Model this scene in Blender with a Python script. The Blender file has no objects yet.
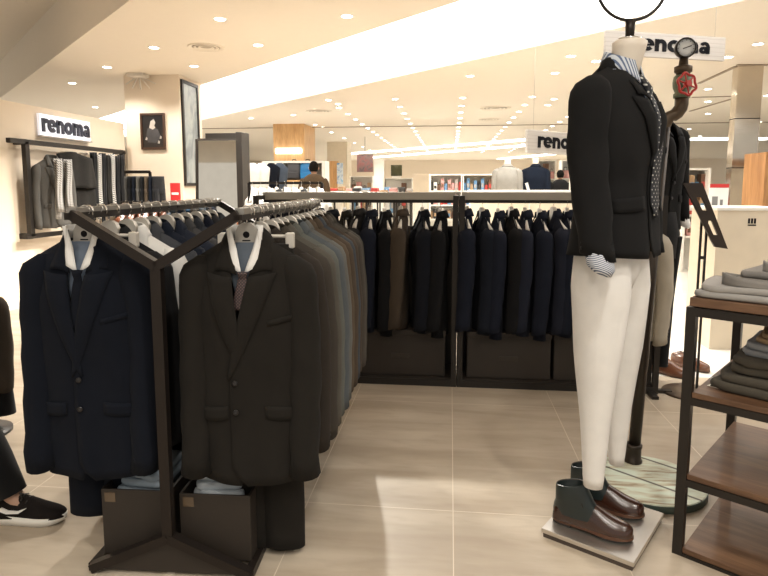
import bpy, bmesh, math, random
from mathutils import Vector, Matrix, noise
R=math.radians; PI=math.pi; SC=bpy.context.scene; COL=SC.collection
random.seed(7)
# ------------------------------------------------------------------ camera
F=590.0; H=1.30; PIT=math.atan(.115); YAW=math.atan(66/590); CY=187+F*.115
cam=bpy.data.objects.new('camera',bpy.data.cameras.new('camera')); COL.objects.link(cam); SC.camera=cam
cam.location=(0,0,H); cam.rotation_euler=(PI/2-PIT,0,YAW)
cam.data.sensor_width=36; cam.data.lens=F/768*36; cam.data.shift_y=-(288-CY)/768; cam.data.clip_start=.02; cam.data.clip_end=200
CM=cam.rotation_euler.to_matrix()
FW=Vector((-math.sin(YAW),math.cos(YAW),0))
def ray(px,py): return CM@Vector(((px-384)/F,-(py-CY)/F,-1))
def P(px,py,x=None,y=None,z=None,d=None):
    """surveys a point: where the sight line through a photo point meets a given wall, floor height or distance"""
    r=ray(px,py); o=Vector((0,0,H))
    if z is not None: t=(z-H)/r.z
    elif x is not None: t=x/r.x
    elif y is not None: t=y/r.y
    else: t=d/r.dot(FW)
    return o+r*t
# ------------------------------------------------------------------ materials
MATS={}
def newmat(n):
    m=bpy.data.materials.new(n); m.use_nodes=True; nt=m.node_tree; b=nt.nodes['Principled BSDF']; return m,nt,b
def mix(nt,fac,c1,c2):
    x=nt.nodes.new('ShaderNodeMix'); x.data_type='RGBA'; nt.links.new(fac,x.inputs[0])
    for i,c in ((6,c1),(7,c2)):
        if isinstance(c,(tuple,list)): x.inputs[i].default_value=(*c,1)
        else: nt.links.new(c,x.inputs[i])
    return x.outputs[2]
def tex(nt,kind,scale,vec=None,**kw):
    t=nt.nodes.new('ShaderNodeTex'+kind); t.inputs['Scale'].default_value=scale
    for k,v in kw.items():
        if k in t.inputs: t.inputs[k].default_value=v
        else: setattr(t,k,v)
    if vec is not None: nt.links.new(vec,t.inputs['Vector'])
    return t
def coords(nt,sc=(1,1,1),loc=(0,0,0),rot=(0,0,0),obj=True):
    c=nt.nodes.new('ShaderNodeTexCoord'); m=nt.nodes.new('ShaderNodeMapping')
    m.inputs['Scale'].default_value=sc; m.inputs['Location'].default_value=loc; m.inputs['Rotation'].default_value=rot
    nt.links.new(c.outputs['Object'],m.inputs[0]); return m.outputs[0]
def ramp(nt,fac,stops):
    r=nt.nodes.new('ShaderNodeValToRGB'); nt.links.new(fac,r.inputs[0]); e=r.color_ramp.elements
    while len(e)<len(stops): e.new(.5)
    for q,(p,c) in zip(e,stops): q.position=p; q.color=(*c,1) if isinstance(c,tuple) else (c,c,c,1)
    return r.outputs[0]
def bump(nt,b,h,s,dist=.002):
    n=nt.nodes.new('ShaderNodeBump'); n.inputs['Strength'].default_value=s; n.inputs['Distance'].default_value=dist
    nt.links.new(h,n.inputs['Height']); nt.links.new(n.outputs[0],b.inputs['Normal'])
def L(b,nt,o,i): nt.links.new(o,b.inputs[i])
def srgb(r,g,b):
    f=lambda c:((c/255+.055)/1.055)**2.4 if c>10 else c/255/12.92
    return (f(r),f(g),f(b))
def plain(n,c,rough=.6,metal=0,spec=.5,var=.06):
    if n in MATS: return MATS[n]
    m,nt,b=newmat(n); t=tex(nt,'Noise',9,coords(nt)); 
    L(b,nt,mix(nt,t.outputs[0],tuple(x*(1-var) for x in c),tuple(min(1,x*(1+var)) for x in c)),'Base Color')
    b.inputs['Roughness'].default_value=rough; b.inputs['Metallic'].default_value=metal; b.inputs['Specular IOR Level'].default_value=spec
    MATS[n]=m; return m
def fabric(n,c,c2=None,scale=500,sheen=.02,kind='twill',rough=.85):
    if n in MATS: return MATS[n]
    m,nt,b=newmat(n); c2=c2 or tuple(x*1.7+.004 for x in c)
    v=coords(nt); a=tex(nt,'Noise',scale,v,Detail=2.0); big=tex(nt,'Noise',14,v)
    w=tex(nt,'Wave',scale*.35,coords(nt,rot=(0,R(45),0)))
    f=nt.nodes.new('ShaderNodeMath'); f.operation='MULTIPLY'; nt.links.new(a.outputs[0],f.inputs[0]); nt.links.new(w.outputs[1],f.inputs[1])
    col=mix(nt,f.outputs[0],c,c2); col=mix(nt,ramp(nt,big.outputs[0],[(.4,0.),(.7,.25)]),col,tuple(x*.8 for x in c))
    L(b,nt,col,'Base Color'); b.inputs['Roughness'].default_value=max(rough,.9); b.inputs['Sheen Weight'].default_value=sheen; b.inputs['Sheen Roughness'].default_value=.6
    b.inputs['Specular IOR Level'].default_value=.06; bump(nt,b,f.outputs[0],.25,.0006); MATS[n]=m; return m
def stripes(n,c1,c2,freq,width=.5,rot=(0,0,0),rough=.8):
    if n in MATS: return MATS[n]
    m,nt,b=newmat(n); w=tex(nt,'Wave',freq,coords(nt,rot=rot),bands_direction='X')
    L(b,nt,mix(nt,ramp(nt,w.outputs[1],[(width-.05,0.),(width+.05,1.)]),c1,c2),'Base Color'); b.inputs['Roughness'].default_value=rough; MATS[n]=m; return m
def dots(n,c1,c2,scale,r=.22):
    if n in MATS: return MATS[n]
    m,nt,b=newmat(n); v=tex(nt,'Voronoi',scale,coords(nt,sc=(1,.02,1),rot=(0,R(45),0))); v.inputs['Randomness'].default_value=0
    L(b,nt,mix(nt,ramp(nt,v.outputs['Distance'],[(r,0.),(r+.06,1.)]),c2,c1),'Base Color'); b.inputs['Roughness'].default_value=.6; MATS[n]=m; return m
def wood(n,c1,c2,axis='X',rough=.45,scale=1):
    if n in MATS: return MATS[n]
    m,nt,b=newmat(n); sc={'X':(1,9,9),'Y':(9,1,9),'Z':(9,9,1)}[axis]
    v=coords(nt,sc=tuple(k*scale for k in sc)); t=tex(nt,'Noise',3,v,Detail=6.0,Distortion=.6); u=tex(nt,'Noise',14,v,Detail=4.0)
    c=mix(nt,ramp(nt,t.outputs[0],[(.35,0.),(.65,1.)]),c1,c2); c=mix(nt,ramp(nt,u.outputs[0],[(.45,0.),(.7,.45)]),c,tuple(x*.6 for x in c1))
    L(b,nt,c,'Base Color'); b.inputs['Roughness'].default_value=rough; bump(nt,b,u.outputs[0],.15); MATS[n]=m; return m
def emit(n,c,s):
    if n in MATS: return MATS[n]
    m,nt,b=newmat(n); b.inputs['Base Color'].default_value=(*c,1); b.inputs['Emission Color'].default_value=(*c,1); b.inputs['Emission Strength'].default_value=s; MATS[n]=m; return m
# ------------------------------------------------------------------ mesh builder
class MB:
    def __init__(s): s.v=[]; s.f=[]; s.sm=[]; s.M=Matrix.Identity(4)
    def add(s,vs,fs,smooth=False):
        b=len(s.v); s.v+=[s.M@Vector(v) for v in vs]; s.f+=[tuple(i+b for i in f) for f in fs]; s.sm+=[smooth]*len(fs); return s
    def box(s,x0,y0,z0,x1,y1,z1,bev=0):
        x0,x1=sorted((x0,x1)); y0,y1=sorted((y0,y1)); z0,z1=sorted((z0,z1))
        e=min(bev,(x1-x0)*.45,(y1-y0)*.45,(z1-z0)*.45)
        if e<=0:
            return s.add([(x0,y0,z0),(x1,y0,z0),(x1,y1,z0),(x0,y1,z0),(x0,y0,z1),(x1,y0,z1),(x1,y1,z1),(x0,y1,z1)],[(3,2,1,0),(4,5,6,7),(0,1,5,4),(1,2,6,5),(2,3,7,6),(3,0,4,7)])
        bm=bmesh.new(); bmesh.ops.create_cube(bm,size=1)
        for v in bm.verts: v.co=Vector(((x0+x1)/2+v.co.x*(x1-x0),(y0+y1)/2+v.co.y*(y1-y0),(z0+z1)/2+v.co.z*(z1-z0)))
        bmesh.ops.bevel(bm,geom=bm.edges[:],offset=e,segments=2,affect='EDGES',profile=.5)
        bm.verts.index_update(); s.add([v.co.copy() for v in bm.verts],[[v.index for v in f.verts] for f in bm.faces]); bm.free(); return s
    def rings(s,rs,closed=True,cap0=True,cap1=True,smooth=True):
        n=len(rs[0]); vs=[p for r in rs for p in r]; fs=[]
        for i in range(len(rs)-1):
            for j in range(n if closed else n-1):
                k=(j+1)%n; fs.append((i*n+j,i*n+k,(i+1)*n+k,(i+1)*n+j))
        s.add(vs,fs,smooth)
        if closed:
            b=len(s.v)-len(vs)
            if cap0: s.f.append(tuple(b+j for j in reversed(range(n)))); s.sm.append(False)
            if cap1: s.f.append(tuple(b+(len(rs)-1)*n+j for j in range(n))); s.sm.append(False)
        return s
    def tube(s,path,rad,n=10,ry=None,up=None,closed=False,smooth=True,cap=True):
        path=[Vector(p) for p in path]; m=len(path)
        if not isinstance(rad,(list,tuple)): rad=[rad]*m
        if ry is None: ry=rad
        elif not isinstance(ry,(list,tuple)): ry=[ry]*m
        rs=[]; u=None
        for i,p in enumerate(path):
            if closed: t=(path[(i+1)%m]-path[i-1]).normalized()
            else: t=(path[min(i+1,m-1)]-path[max(i-1,0)]).normalized()
            if u is None:
                a=Vector(up) if up else (Vector((0,0,1)) if abs(t.z)<.9 else Vector((0,1,0)))
                u=(a-t*a.dot(t)).normalized()
            else: u=(u-t*u.dot(t)).normalized()
            w=t.cross(u)
            rs.append([p+w*rad[i]*math.cos(2*PI*k/n)+u*ry[i]*math.sin(2*PI*k/n) for k in range(n)])
        if closed: rs.append(rs[0]); return s.rings(rs,True,False,False,smooth)
        return s.rings(rs,True,cap,cap,smooth)
    def lathe(s,prof,n=24,c=(0,0,0),ax='Z',smooth=True):
        c=Vector(c); rs=[]
        for r,h in prof:
            ring=[]
            for k in range(n):
                a=2*PI*k/n; x,y=r*math.cos(a),r*math.sin(a)
                q={'Z':(x,y,h),'Y':(x,h,-y),'X':(h,x,y)}[ax]; ring.append(c+Vector(q))
            rs.append(ring)
        return s.rings(rs,True,True,True,smooth)
    def bar(s,a,b,w,h,up=(0,0,1)):
        a=Vector(a); b=Vector(b); t=(b-a).normalized(); u=Vector(up); u=(u-t*u.dot(t)).normalized(); r=t.cross(u)
        c=[r*w/2*i+u*h/2*j for i,j in ((-1,-1),(1,-1),(1,1),(-1,1))]
        return s.rings([[a+q for q in c],[b+q for q in c]],smooth=False)
    def prism(s,pts,y0,y1):
        n=len(pts); s.add([(x,y0,z) for x,z in pts]+[(x,y1,z) for x,z in pts],[tuple(range(n)),tuple(range(2*n-1,n-1,-1))]+[(i,i+n,(i+1)%n+n,(i+1)%n) for i in range(n)]); return s
    def grid(s,fn,nu,nv,smooth=True,flip=False):
        vs=[fn(i/nu,j/nv) for j in range(nv+1) for i in range(nu+1)]; fs=[]
        for j in range(nv):
            for i in range(nu):
                a=j*(nu+1)+i; q=(a,a+1,a+nu+2,a+nu+1); fs.append(q[::-1] if flip else q)
        return s.add(vs,fs,smooth)
    def build(s,name,mat,parent=None,solid=0,sub=0,fix=True,off=0):
        me=bpy.data.meshes.new(name); me.from_pydata([tuple(v) for v in s.v],[],s.f); me.polygons.foreach_set('use_smooth',s.sm); me.update()
        if fix:
            bm=bmesh.new(); bm.from_mesh(me); bmesh.ops.recalc_face_normals(bm,faces=bm.faces[:]); bm.to_mesh(me); bm.free()
        o=bpy.data.objects.new(name,me); COL.objects.link(o); me.materials.append(mat)
        if solid: q=o.modifiers.new('thick','SOLIDIFY'); q.thickness=solid; q.offset=off
        if sub: q=o.modifiers.new('sub','SUBSURF'); q.levels=sub; q.render_levels=sub
        if parent: o.parent=parent
        return o
def tag(o,label=None,cat=None,group=None,kind=None):
    if label: o['label']=label
    if cat: o['category']=cat
    if group: o['group']=group
    if kind: o['kind']=kind
    return o
def thing(name,loc,rz,label,cat,group=None):
    e=bpy.data.objects.new(name,None); COL.objects.link(e); e.empty_display_size=.05; e.location=loc; e.rotation_euler=(0,0,rz); return tag(e,label,cat,group)
def struct(name,mb,mat,label=None): return tag(mb.build(name,mat),label,None,None,'structure')
def kids(o): return [c for c in bpy.data.objects if c.parent==o]
def copytree(o,loc=None,rz=None,label=None,group=None,parent=None,mat=None):
    c=o.copy(); COL.objects.link(c); c.parent=parent
    if loc is not None: c.location=loc
    if rz is not None: c.rotation_euler=(0,0,rz)
    if label: c['label']=label
    if group: c['group']=group
    for k in kids(o): copytree(k,parent=c)
    return c
def lerp(a,b,t): return a+(b-a)*t
def interp(tab,x):
    if x<=tab[0][0]: return tab[0][1]
    for (a,b),(c,d) in zip(tab,tab[1:]):
        if x<=c: return b+(d-b)*(x-a)/(c-a)
    return tab[-1][1]
def nz(x,y,z,s=1): return noise.noise(Vector((x*s,y*s,z*s)))
# ------------------------------------------------------------------ garments
class Jacket:
    def __init__(s,L=.76,W=.185,waist=.9,Df=.06,Db=.045,slope=.62,zb=-.43,seed=0,rs=(.047,.06),Ls=.62,spread=.03,wr=1.0,bend=.02,lapel=.083,hemf=.85,midf=.85,ov=.030):
        s.__dict__.update(locals())
    def zt(s,x): return -.012-max(0,abs(x)-.055)*s.slope
    def Wz(s,z):
        W=s.W; return interp([(-s.L,W*.97),(-s.L*.6,W*s.waist),(-.3,W*.97),(-.12,W),(0,W*1.02)],z)
    def q(s,x,z): return math.sqrt(max(0,min(1,(s.zt(x)-z)/.17)))
    def prof(s,x,z):
        k=max(0,1-(abs(x)/s.Wz(z))**2.6)**.5; return k
    def fold(s,x,z,f):
        low=max(0,min(1,(-z-.2)/.5)); a=s.wr
        return a*(.006*low*math.sin(x*38+s.seed*1.7+z*3)+.012*nz(x*7+s.seed,f,z*4)+.005*nz(x*19,s.seed,z*11))
    def yf(s,x,z):
        D=interp([(-s.L,s.Df*s.hemf),(-s.L*.6,s.Df*s.midf),(-.28,s.Df*1.05),(0,s.Df)],z)
        return -D*s.prof(x,z)*s.q(x,z)+s.fold(x,z,0)*s.prof(x,z)
    def yb(s,x,z):
        D=interp([(-s.L,s.Db*1.1),(-s.L*.6,s.Db*.8),(-.2,s.Db*1.1),(0,s.Db)],z)
        nk=.042*math.sqrt(max(0,1-(x/.075)**2))*max(0,min(1,1+(z+.012)/.10))
        return D*s.prof(x,z)*s.q(x,z)+nk+s.fold(x,z,5)*s.prof(x,z)*.8
    def xo(s,z,sd):
        b0=-s.ov if sd>0 else .004
        if z>s.zb: t=(z-s.zb)/(-s.zb); return lerp(b0,.056,t**1.15)
        e=max(0,(-s.L+.09)-z)/.09; return b0+(.050 if sd>0 else .02)*e**2.2
    def build(s,root,mat,lining=None,btn=None,detail=True,nu=9,nv=18):
        b=MB()
        for sd in (1,-1):
            def fr(u,v):
                zn=lerp(-s.L,-.03,v); xo=s.xo(zn,sd); W=s.Wz(zn); x=lerp(xo,W,u); z=lerp(-s.L,s.zt(x),v)+.012*(1-v)*u
                return (x*sd,s.yf(x*sd,z)-(.006 if sd>0 else 0)*(1-u),z)
            b.grid(fr,nu,nv,flip=sd<0)
        def bk(u,v):
            t=u*2-1; x=math.sin(t*PI/2)*s.Wz(lerp(-s.L,-.03,v)); z=lerp(-s.L,s.zt(x),v)+.012*(1-v)*abs(t); return (x,s.yb(x,z),z)
        b.grid(bk,nu*2,nv,flip=True)
        body=b.build('jacket_body',mat,root,solid=.0035,fix=False)
        for sd in (1,-1):
            m=MB(); rings=[]; n=14; K=16; rx,ry=s.rs
            for k in range(K+1):
                t=k/K; t=t*t*.35+t*.65
                z=s.zt(s.W)+.012-t*s.Ls; g=min(1,(t*s.Ls+.004)/.075); g=math.sqrt(g*(2-g))
                cx=s.W-.012-.03*(1-g)+s.spread*min(1,t*2.2); w=rx*(1-.18*t)*g; d=ry*(1-.22*t)*g
                cy=-s.bend*max(0,t-.35)**1.3*2; 
                ring=[]
                for j in range(n):
                    a=2*PI*j/n; ca,sa=math.cos(a),math.sin(a)
                    f=1+s.wr*(.10*nz(ca+s.seed,sa,z*9)+.05*math.sin(z*40+a*2+s.seed)*(.3+t))
                    ring.append((sd*(cx+w*ca*f),cy+d*sa*f,z+.02*(-ca)*(1-g)*0+(.012*sa*(1 if t>.9 else 0))))
                rings.append(ring)
            # turned-in cuff edge
            last=rings[-1]; c=Vector((sum(p[0] for p in last)/n,sum(p[1] for p in last)/n,last[0][2]))
            rings.append([c+(Vector(p)-c)*.86 for p in last]); rings.append([c+(Vector(p)-c)*.84+Vector((0,0,.05)) for p in last])
            m.rings(rings,True,True,True); sl=m.build('sleeve',mat,root)
            if detail and btn:
                for q in range(4):
                    mb=MB(); z=last[0][2]+.03+q*.018; mb.lathe([(0,0),(.006,0),(.006,.003),(0,.004)],8,(sd*(c.x*sd+rx*.62),c.y+ry*.5,z),'Y'); mb.build('cuff_button',btn,sl)
            # lapel
            zg=-.135; m=MB()
            def lp(u,v):
                z=s.zb+v*(zg-s.zb); xi=s.xo(z,sd)-.004; w=.003+s.lapel*(v**.72)*(1+.06*math.sin(v*PI)); x=xi+w*u; zz=z+.012*u*v**4
                return (x*sd,s.yf(x*sd,zz)-.008-.009*math.sin(PI*min(1,u*1.0))*(.4+.6*v)+(.011*max(0,1-v/.35) if sd<0 and s.ov>.04 else 0),zz)
            m.grid(lp,6,14,flip=sd<0); m.build('lapel',mat,root,solid=.004,fix=False)
        # collar
        m=MB(); pts=[]
        def side(sd,t):  # t 0 at notch .. 1 neck side
            z=lerp(-.128,-.02,t); xi=s.xo(z,1)-.003; w=lerp(s.lapel*.86,.032,t); y=s.yf(xi*sd,z)-.009
            xo_=xi+w; zo=z+lerp(.012,-.012,t); yo=s.yf(xo_*sd,min(zo,s.zt(xo_)-.002))-.010
            return ((xi*sd,lerp(y,-.018,t*t),z+.026*t*t),(xo_*sd,lerp(yo,-.012,t*t*t),zo))
        for i in range(7): pts.append(side(-1,i/6))
        for i in range(1,12):
            a=PI-(i/12)*PI; ca,sa=math.cos(a),math.sin(a)
            pts.append(((.060*ca,.050*sa-.012,.008+.012*sa),(.090*ca,.066*sa-.008,-.034-.003*sa+.006)))
        for i in range(6,-1,-1): pts.append(side(1,i/6))
        n=len(pts)
        def cg(u,v):
            a,b_=pts[min(n-1,int(round(u*(n-1))))]; a=Vector(a); b_=Vector(b_); p=a.lerp(b_,v); p.z+=.006*math.sin(PI*v); p.y-=0; return p
        m.grid(cg,n-1,3); m.build('collar',mat,root,solid=.004,fix=False)
        if detail:
            for sd in (1,-1):
                m=MB(); zf=s.zb-.09
                def fl(u,v): x=.06+.095*u; z=zf-.042*v-(.004*math.sin(u*PI)*v)-.01*u; return (x*sd,s.yf(x*sd,z)-.0065,z)
                m.grid(fl,6,3,flip=sd>0); m.build('pocket_flap',mat,root,solid=.004,fix=False)
            m=MB()
            def wl(u,v): x=.075+.085*u; z=-.275+.018*u-.018*v; return (x,s.yf(x,z)-.006,z)
            m.grid(wl,5,2,flip=True); m.build('breast_pocket',mat,root,solid=.003,fix=False)
            if btn:
                for z in (s.zb-.012,s.zb-.11):
                    m=MB(); m.lathe([(0,0),(.009,0),(.0095,-.003),(.006,-.004),(0,-.003)],12,(.018-s.ov,s.yf(.018-s.ov,z)-.011,z),'Y'); m.build('button',btn,root)
        return body
def dress_shirt(J,root,mat,cmat,tip=-.125,gap=.0,front=True):
    if front:
        m=MB()
        def g(u,v): z=lerp(J.zb-.03,-.03,v); w=J.xo(z,1)+.022; x=(2*u-1)*w; return (x,J.yf(x,z)*.78+.004,z)
        m.grid(g,8,12); m.build('shirt_front',mat,root,solid=.002,fix=False)
    m=MB(); n=16
    def bd(u,v): a=PI*1.18-u*PI*1.36; return (.054*math.cos(a),.045*math.sin(a)-.014,-.02+.045*v)
    m.grid(bd,n,2); m.build('collar_band',cmat,root,solid=.0025,fix=False)
    for sd in (1,-1):
        m=MB()
        def wg(u,v):
            # v 0 neck .. 1 tip ; u inner..outer
            xi=lerp(.047,.004+gap,v); xo=lerp(.060,.040+gap,v); z=lerp(.022,tip,v)-.0*u+ (0.02*u*v); x=lerp(xi,xo,u)
            y=lerp(-.030,min(J.yf(x,z),-.03)-.006,min(1,v*1.5)); return (x*sd,y-.004*math.sin(PI*u),z)
        m.grid(wg,3,8); m.build('collar_wing',cmat,root,solid=.003,fix=False)
def necktie(J,root,mat,z0=-.10,z1=-.40,w0=.018,w1=.04,side=0):
    m=MB(); rings=[]
    for k in range(14):
        t=k/13; z=lerp(z0,z1,t); w=(lerp(.020,.012,t/.12) if t<.12 else lerp(w0*.7,w1,(t-.12)/.88)); y=J.yf(0,z)*.80-.016-(.008 if t<.12 else 0)
        d=.009 if t<.12 else .004
        rings.append([(w*math.cos(a)+side*t,y+d*math.sin(a),z) for a in [2*PI*j/10 for j in range(10)]])
    m.rings(rings); return m.build('tie_blade',mat,root)
def hanger(root,mat,metal,logo=None,hook=.075,arms=True,W=.185,slope=.55,dz=-.012):
    m=MB(); n=16
    pts=[]
    for k in range(-8,9):
        x=k/8*(W-.015); pts.append((x,.004+.012*abs(k/8)**2,dz-.018-max(0,abs(x)-.03)*slope))
    if arms: m.tube(pts,[.009+.006*abs(k/8) for k in range(-8,9)],8,ry=[.011]*17); 
    m.build('hanger_arms',mat,root)
    m=MB(); p=[(-.034,-.062),(.034,-.062),(.038,-.03),(.036,.004),(.026,.024),(.012,.033),(-.012,.033),(-.026,.024),(-.036,.004),(-.038,-.03)]
    m.prism(p,-.012,.010); m.build('neck_plate',mat,root)
    if logo:
        m=MB(); m.lathe([(.0075,-.0125),(.0095,-.0132),(.011,-.0125)],16,(0,0,-.005),'Y'); m.box(-.004,-.0132,-.009,.004,-.012,-.001); m.box(-.013,-.0132,-.026,.013,-.012,-.022); m.build('round_emblem',logo,root)
    m=MB(); r=.017; zc=hook-.004; path=[(0,0,.03)]+[(0,0,.03+(zc-r-.03)*.6)]
    for k in range(9):
        a=R(-80+ k*30); path.append((r*math.cos(a)*1.0,0,zc+r*math.sin(a)))
    m.tube(path,.0019,6); m.build('hook',metal,root)
def trousers(root,mat,waist=.19,Lg=1.0,depth=.03,hem=.105,seed=0,split=.28,lean=0,rise=.24,gapx=.0,hemd=None,build=True,name='trouser_leg',thigh=None):
    """hips at z=0, legs hang down; one hip part, two legs"""
    m=MB(); rings=[]
    for k in range(7):
        t=k/6; z=-rise*t; w=lerp(waist,waist*1.12,t); d=lerp(depth,depth*1.25,t)
        rings.append([((w)*math.cos(a),d*math.sin(a)*(1+.1*math.sin(5*a+seed)),z) for a in [2*PI*j/20 for j in range(20)]])
    m.rings(rings,True,True,True); m.build('trouser_top',mat,root)
    for sd in (1,-1):
        m=MB(); rings=[]
        for k in range(17):
            t=k/16; z=-rise*.7-(Lg-rise*.7)*t; w0=thigh or waist*.56; hw=hem/2; w=lerp(w0,hw,min(1,t*1.1)**.8)
            d=lerp(depth*1.25,hemd or hem*.35,t); cx=sd*lerp(waist*.53,hw+.008+gapx,t); cy=lean*t*sd
            rings.append([(cx+w*math.cos(a)*(1+seed*0+.05*nz(math.cos(a)+seed,math.sin(a),z*5)),cy+d*math.sin(a)*(1+.12*nz(math.cos(a)*2,math.sin(a)+seed,z*6)),z) for a in [2*PI*j/18 for j in range(18)]])
        m.rings(rings,True,True,True); m.build(name,mat,root)
# ------------------------------------------------------------------ lettering
def letter(ch,h,t=.31,d=.02):
    """chunky rounded letters, x-height h, drawn in x/z, extruded along y; returns (builder, advance)"""
    m=MB(); w=t*h; r=h*.5
    def arc(cx,cz,ro,ri,a0,a1,n=18,sx=1):
        a=[R(lerp(a0,a1,k/n)) for k in range(n+1)]
        o=[(cx+ro*sx*math.cos(q),cz+ro*math.sin(q)) for q in a]; i=[(cx+ri*sx*math.cos(q),cz+ri*math.sin(q)) for q in a]
        for k in range(n): m.prism([o[k],o[k+1],i[k+1],i[k]],0,-d)
    def rect(x0,z0,x1,z1): m.box(x0,-d,z0,x1,0,z1)
    if ch=='r': rect(0,0,w,h); arc(w*.9+.2*h,h-.42*h,.42*h,.42*h-w,40,150,10); return m,.66*h
    if ch=='o': arc(r,r,r,r-w,0,360,28); return m,1.08*h
    if ch=='e': arc(r,r,r,r-w,0,318,26); rect(w*.6,r-.07*h,h,r+.06*h); return m,1.06*h
    if ch=='n': rect(0,0,w,h); arc(.46*h,h-.44*h,.44*h,.44*h-w,0,165,14); rect(.9*h-w,0,.9*h,h-.43*h); return m,.99*h
    if ch=='m': rect(0,0,w,h); arc(.44*h,h-.40*h,.40*h,.40*h-w,0,165,12); rect(.84*h-w,0,.84*h,h-.4*h); arc(.84*h-w+.40*h,h-.40*h,.40*h,.40*h-w,0,150,12); rect(1.24*h-w+.4*h-w,0,1.24*h-w+.4*h,h-.4*h) ; return m,1.42*h
    if ch=='a': arc(.44*h,h-.40*h,.40*h,.40*h-w*.85,0,150,12); rect(.86*h-w,0,.86*h,h-.4*h); arc(.36*h,.30*h,.30*h,.30*h-w*.75,0,360,18,1.15); return m,.95*h
def word(txt,h,loc,rz,mat,parent,d=.015,tilt=0):
    x=0
    for c in txt:
        m,a=letter(c,h,d=d); o=m.build('letter_'+c,mat,parent); o.location=Vector(loc)+Vector((math.cos(rz)*x,math.sin(rz)*x,0)); o.rotation_euler=(0,0,rz); x+=a
    return x
# ================================================================== MATERIAL SET
M_black=plain('black_metal',(.022,.018,.015),.45,.3)
M_brownmetal=plain('bronze_metal',(.024,.018,.015),.45,.5)
M_grey=plain('grey_metal',(.36,.34,.31),.35,.7)
M_chrome=plain('chrome',(.75,.73,.70),.18,1.)
M_white=plain('white_paint',(.80,.77,.71),.5)
M_cream=plain('cream_wall',(.74,.64,.52),.7,var=.02)
M_ceil=plain('ceiling_paint',(.78,.71,.61),.8,var=.015)
M_beige=plain('beige_panel',(.66,.57,.44),.5)
M_plastic=plain('grey_plastic',(.36,.34,.31),.4)
M_lplastic=plain('pale_plastic',(.62,.58,.52),.4)
M_ink=plain('black_ink',(.010,.010,.012),.85,spec=.1)
M_cardboard=plain('dark_board',(.026,.019,.014),.6)
M_paper=plain('white_paper',(.85,.84,.82),.6)
M_red=plain('red_print',(.55,.03,.03),.5)
M_navy=fabric('navy_wool',(.0066,.0082,.0130),(.014,.0165,.025))
M_char=fabric('charcoal_brown_wool',(.0150,.0132,.0115),(.030,.027,.023))
M_black_wool=fabric('black_wool',(.0115,.0112,.0115),(.022,.022,.0225))
M_blackf=fabric('black_cloth',(.006,.006,.007),sheen=.1)
M_whitef=fabric('white_cotton',(.78,.77,.75),(.86,.85,.83),300)
M_blue_shirt=fabric('blue_grey_cotton',(.16,.20,.27),(.22,.26,.33),400)
M_offwhite=fabric('off_white_cotton',(.85,.83,.80),(.90,.88,.85),300,rough=.9)
M_stripe=stripes('striped_cotton',(.62,.66,.72),(.10,.14,.25),38,.62)
M_stripe2=stripes('striped_cuff',(.75,.77,.8),(.06,.09,.17),60,.5,rot=(0,R(60),0))
M_tie=dots('dotted_silk',(.008,.009,.014),(.62,.60,.56),62,.20)
M_tiepat=dots('tiny_dot_silk',(.02,.015,.02),(.20,.12,.10),140,.3)
M_tiestripe=stripes('striped_silk',(.55,.53,.5),(.03,.03,.035),16,.5,rot=(0,R(45),0))
M_skinfig=plain('mannequin_cream',(.80,.72,.62),.4)
M_btn=plain('button_horn',(.012,.010,.010),.3)
M_skin=plain('skin',(.50,.30,.21),.55)
M_hair=plain('black_hair',(.006,.005,.004),.9,spec=.1)
M_wood=wood('walnut_board',(.095,.045,.022),(.17,.09,.048),'X')
M_oak=wood('oak_veneer',(.60,.34,.14),(.72,.45,.21),'Z',scale=.4)
M_leather=plain('brown_leather',(.036,.012,.006),.22,spec=.8,var=.4)
M_dleather=plain('dark_green_leather',(.012,.020,.020),.3,spec=.6,var=.3)
M_sole=plain('brown_sole',(.09,.035,.015),.5)
# tiled travertine floor: streaks along the slab, fine joints
def floor_mat(n,c1,c2,c3,tx,ty,ox,oy,joint,rough):
    m,nt,b=newmat(n); v=coords(nt,sc=(.55,3.2,1)); a=tex(nt,'Noise',2.2,v,Detail=7.,Distortion=.5); d=tex(nt,'Noise',.9,coords(nt),Detail=3.); e=tex(nt,'Noise',12,coords(nt,sc=(.6,2,1)),Detail=6.)
    c=mix(nt,ramp(nt,a.outputs[0],[(.35,0.),(.65,1.)]),c1,c2); c=mix(nt,ramp(nt,d.outputs[0],[(.4,0.),(.65,.6)]),c,c3); c=mix(nt,ramp(nt,e.outputs[0],[(.5,0.),(.75,.35)]),c,c3)
    sep=nt.nodes.new('ShaderNodeSeparateXYZ'); nt.links.new(coords(nt,loc=(ox,oy,0)),sep.inputs[0]); outs=[]
    for ax,size in (('X',tx),('Y',ty)):
        dv=nt.nodes.new('ShaderNodeMath'); dv.operation='PINGPONG'; dv.inputs[1].default_value=size/2; nt.links.new(sep.outputs[ax],dv.inputs[0])
        lt=nt.nodes.new('ShaderNodeMath'); lt.operation='LESS_THAN'; lt.inputs[1].default_value=.0018; nt.links.new(dv.outputs[0],lt.inputs[0]); outs.append(lt.outputs[0])
    mx=nt.nodes.new('ShaderNodeMath'); mx.operation='MAXIMUM'; nt.links.new(outs[0],mx.inputs[0]); nt.links.new(outs[1],mx.inputs[1])
    L(b,nt,mix(nt,mx.outputs[0],c,joint),'Base Color'); b.inputs['Roughness'].default_value=rough; b.inputs['Specular IOR Level'].default_value=.4; bump(nt,b,a.outputs[0],.04); return m
M_floor=floor_mat('travertine_tile',(.40,.325,.245),(.54,.465,.37),(.33,.265,.195),.6,1.2,-.027,.134,(.66,.58,.47),.42)
M_aisle=floor_mat('pale_aisle_tile',(.84,.81,.74),(.88,.85,.79),(.80,.76,.69),.8,.8,.2,.1,(.70,.66,.6),.22)
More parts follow.
